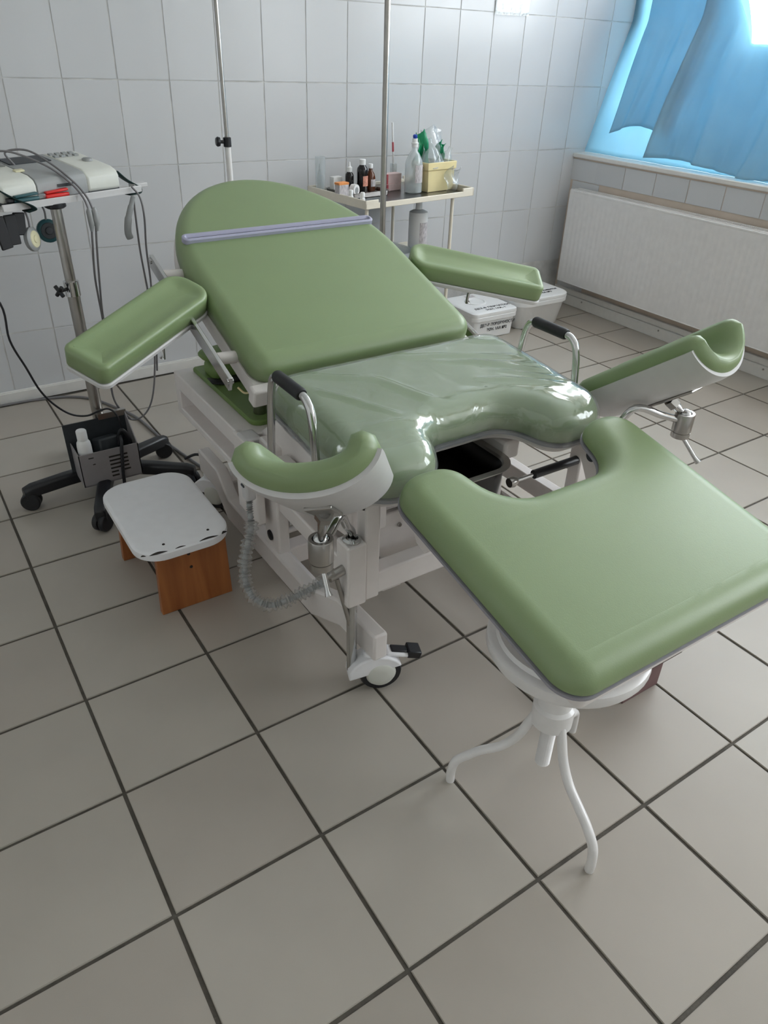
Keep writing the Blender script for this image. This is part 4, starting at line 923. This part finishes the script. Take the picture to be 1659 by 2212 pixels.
# lower shelf
p = CL(.47, .19, .4435)
bottle('disinfectant_bottle', p, [(.043, 0), (.045, .004), (.045, .200), (.043, .212), (.030, .219), (.0175, .222)], 'white_plastic', [(.0165, .224), (.0155, .252), (.013, .258)], 'white_plastic', 'large white bottle on the lower shelf of the cart', (.0455, .06, .17, 'label_print'))
dsh = thing('clear_dish', tuple(CL(.33, .19, .4435)), 'clear plastic dish on the lower shelf beside the white bottle', 'dish')
mk('dish', slab(rpoly([(.20, .10, .03), (.40, .10, .03), (.40, .31, .03), (.20, .31, .03)], 5), [(.01, 0), (0, .004), (-.008, .058), (-.014, .061), (-.006, .060), (.004, .008), (.014, .004)], lambda x, y, h: CL(x, y, .4435+h)), 'milky_plastic', dsh, smooth=40)

# ================================================================== LIDDED BINS
def text(s, size, T, mat, parent, name='lettering'):
    cu = bpy.data.curves.new('t', 'FONT'); cu.body = s; cu.size = size; cu.align_x = 'CENTER'; cu.extrude = .0003; cu.offset = size*.012
    o = bpy.data.objects.new('t', cu); COL.objects.link(o); dg = bpy.context.evaluated_depsgraph_get(); me = bpy.data.meshes.new_from_object(o.evaluated_get(dg))
    bm = B(); bm.from_mesh(me)
    for v in bm.verts: v.co = T(v.co.x, v.co.y, v.co.z)
    bpy.data.objects.remove(o); bpy.data.meshes.remove(me); return mk(name, bm, mat, parent)
def bin_(name, cx_, cy_, w_, d_, hh, tp, label, ang, lidh, cr):
    t = thing(name, (cx_, cy_, 0), label, 'bin'); R_ = RZ(ang)
    def W_(x, y, h): return V((cx_, cy_, h))+R_ @ V((x, y, 0))
    def ro(a, b, r): return dens(rpoly([(-a, -b, r), (a, -b, r), (a, b, r), (-a, b, r)], 7), .05)
    a, b = w_/2, d_/2
    body = mk('body', slab(ro(a, b, cr), [(tp+.006, 0), (tp, .006), (.004, hh-.03), (.002, hh-.028), (-.008, hh-.024), (-.009, hh-.004), (-.004, hh), (.008, hh-.002)], W_), 'white_plastic', t, smooth=40)
    lid = mk('lid', slab(ro(a+.006, b+.006, cr), [(0, hh-.004), (-.002, hh), (0, hh+lidh), (.006, hh+lidh+.004), (.02, hh+lidh+.005)], W_), 'white_plastic', t, smooth=40)
    return t, body, lid, W_
t, body, lid, W_ = bin_('lidded_tub', 2.598, 3.02, .285, .30, .130, .012, 'small white lettered tub with loose lid behind the chair', -.02, .016, .03)
text('ДЕЗ-В ПОВЕРХНОСТИ', .0215, lambda x, y, z: W_(x+.02, -.146+ (y)*.03-z-.0015, .072+y), 'marker_ink', body)
text('ЗОН. 1АА №2', .0215, lambda x, y, z: W_(x+.02, -.143+(y)*.03-z-.0015, .044+y), 'marker_ink', body)
text('ДЕЗ-В ПЕРЧАТКИ', .027, lambda x, y, z: W_(x+.02, -.095+y, .151+z+.0006), 'marker_ink', lid); text('ЗОН. 1АА, 1', .024, lambda x, y, z: W_(x+.02, -.127+y, .151+z+.0006), 'marker_ink', lid)
mk('lid_boss', lathe([(.060, .149), (.058, .1555), (.050, .157), (.045, .1525), (.03, .152)], W_(-.01, .02, 0), 28), 'white_plastic', lid, smooth=40)
mk('sticker', slab([(-.01, .095), (.05, .095), (.05, .125), (-.01, .125)], [(0, .1505), (0, .1515)], W_), 'teal_clip' if False else 'label_print', lid)
t, body, lid, W_ = bin_('lidded_bin', 2.95, 3.035, .36, .335, .158, .030, 'larger white tapered bin with lid beside the radiator', -.02, .014, .075)
text('ДЕЗ-В ИНСТРУМЕНТЫ', .024, lambda x, y, z: W_(x+.02, -.085+y, .1775+z+.0006), 'marker_ink', lid); text('ЗОН. 1АА №3', .022, lambda x, y, z: W_(x+.02, -.115+y, .1775+z+.0006), 'marker_ink', lid)
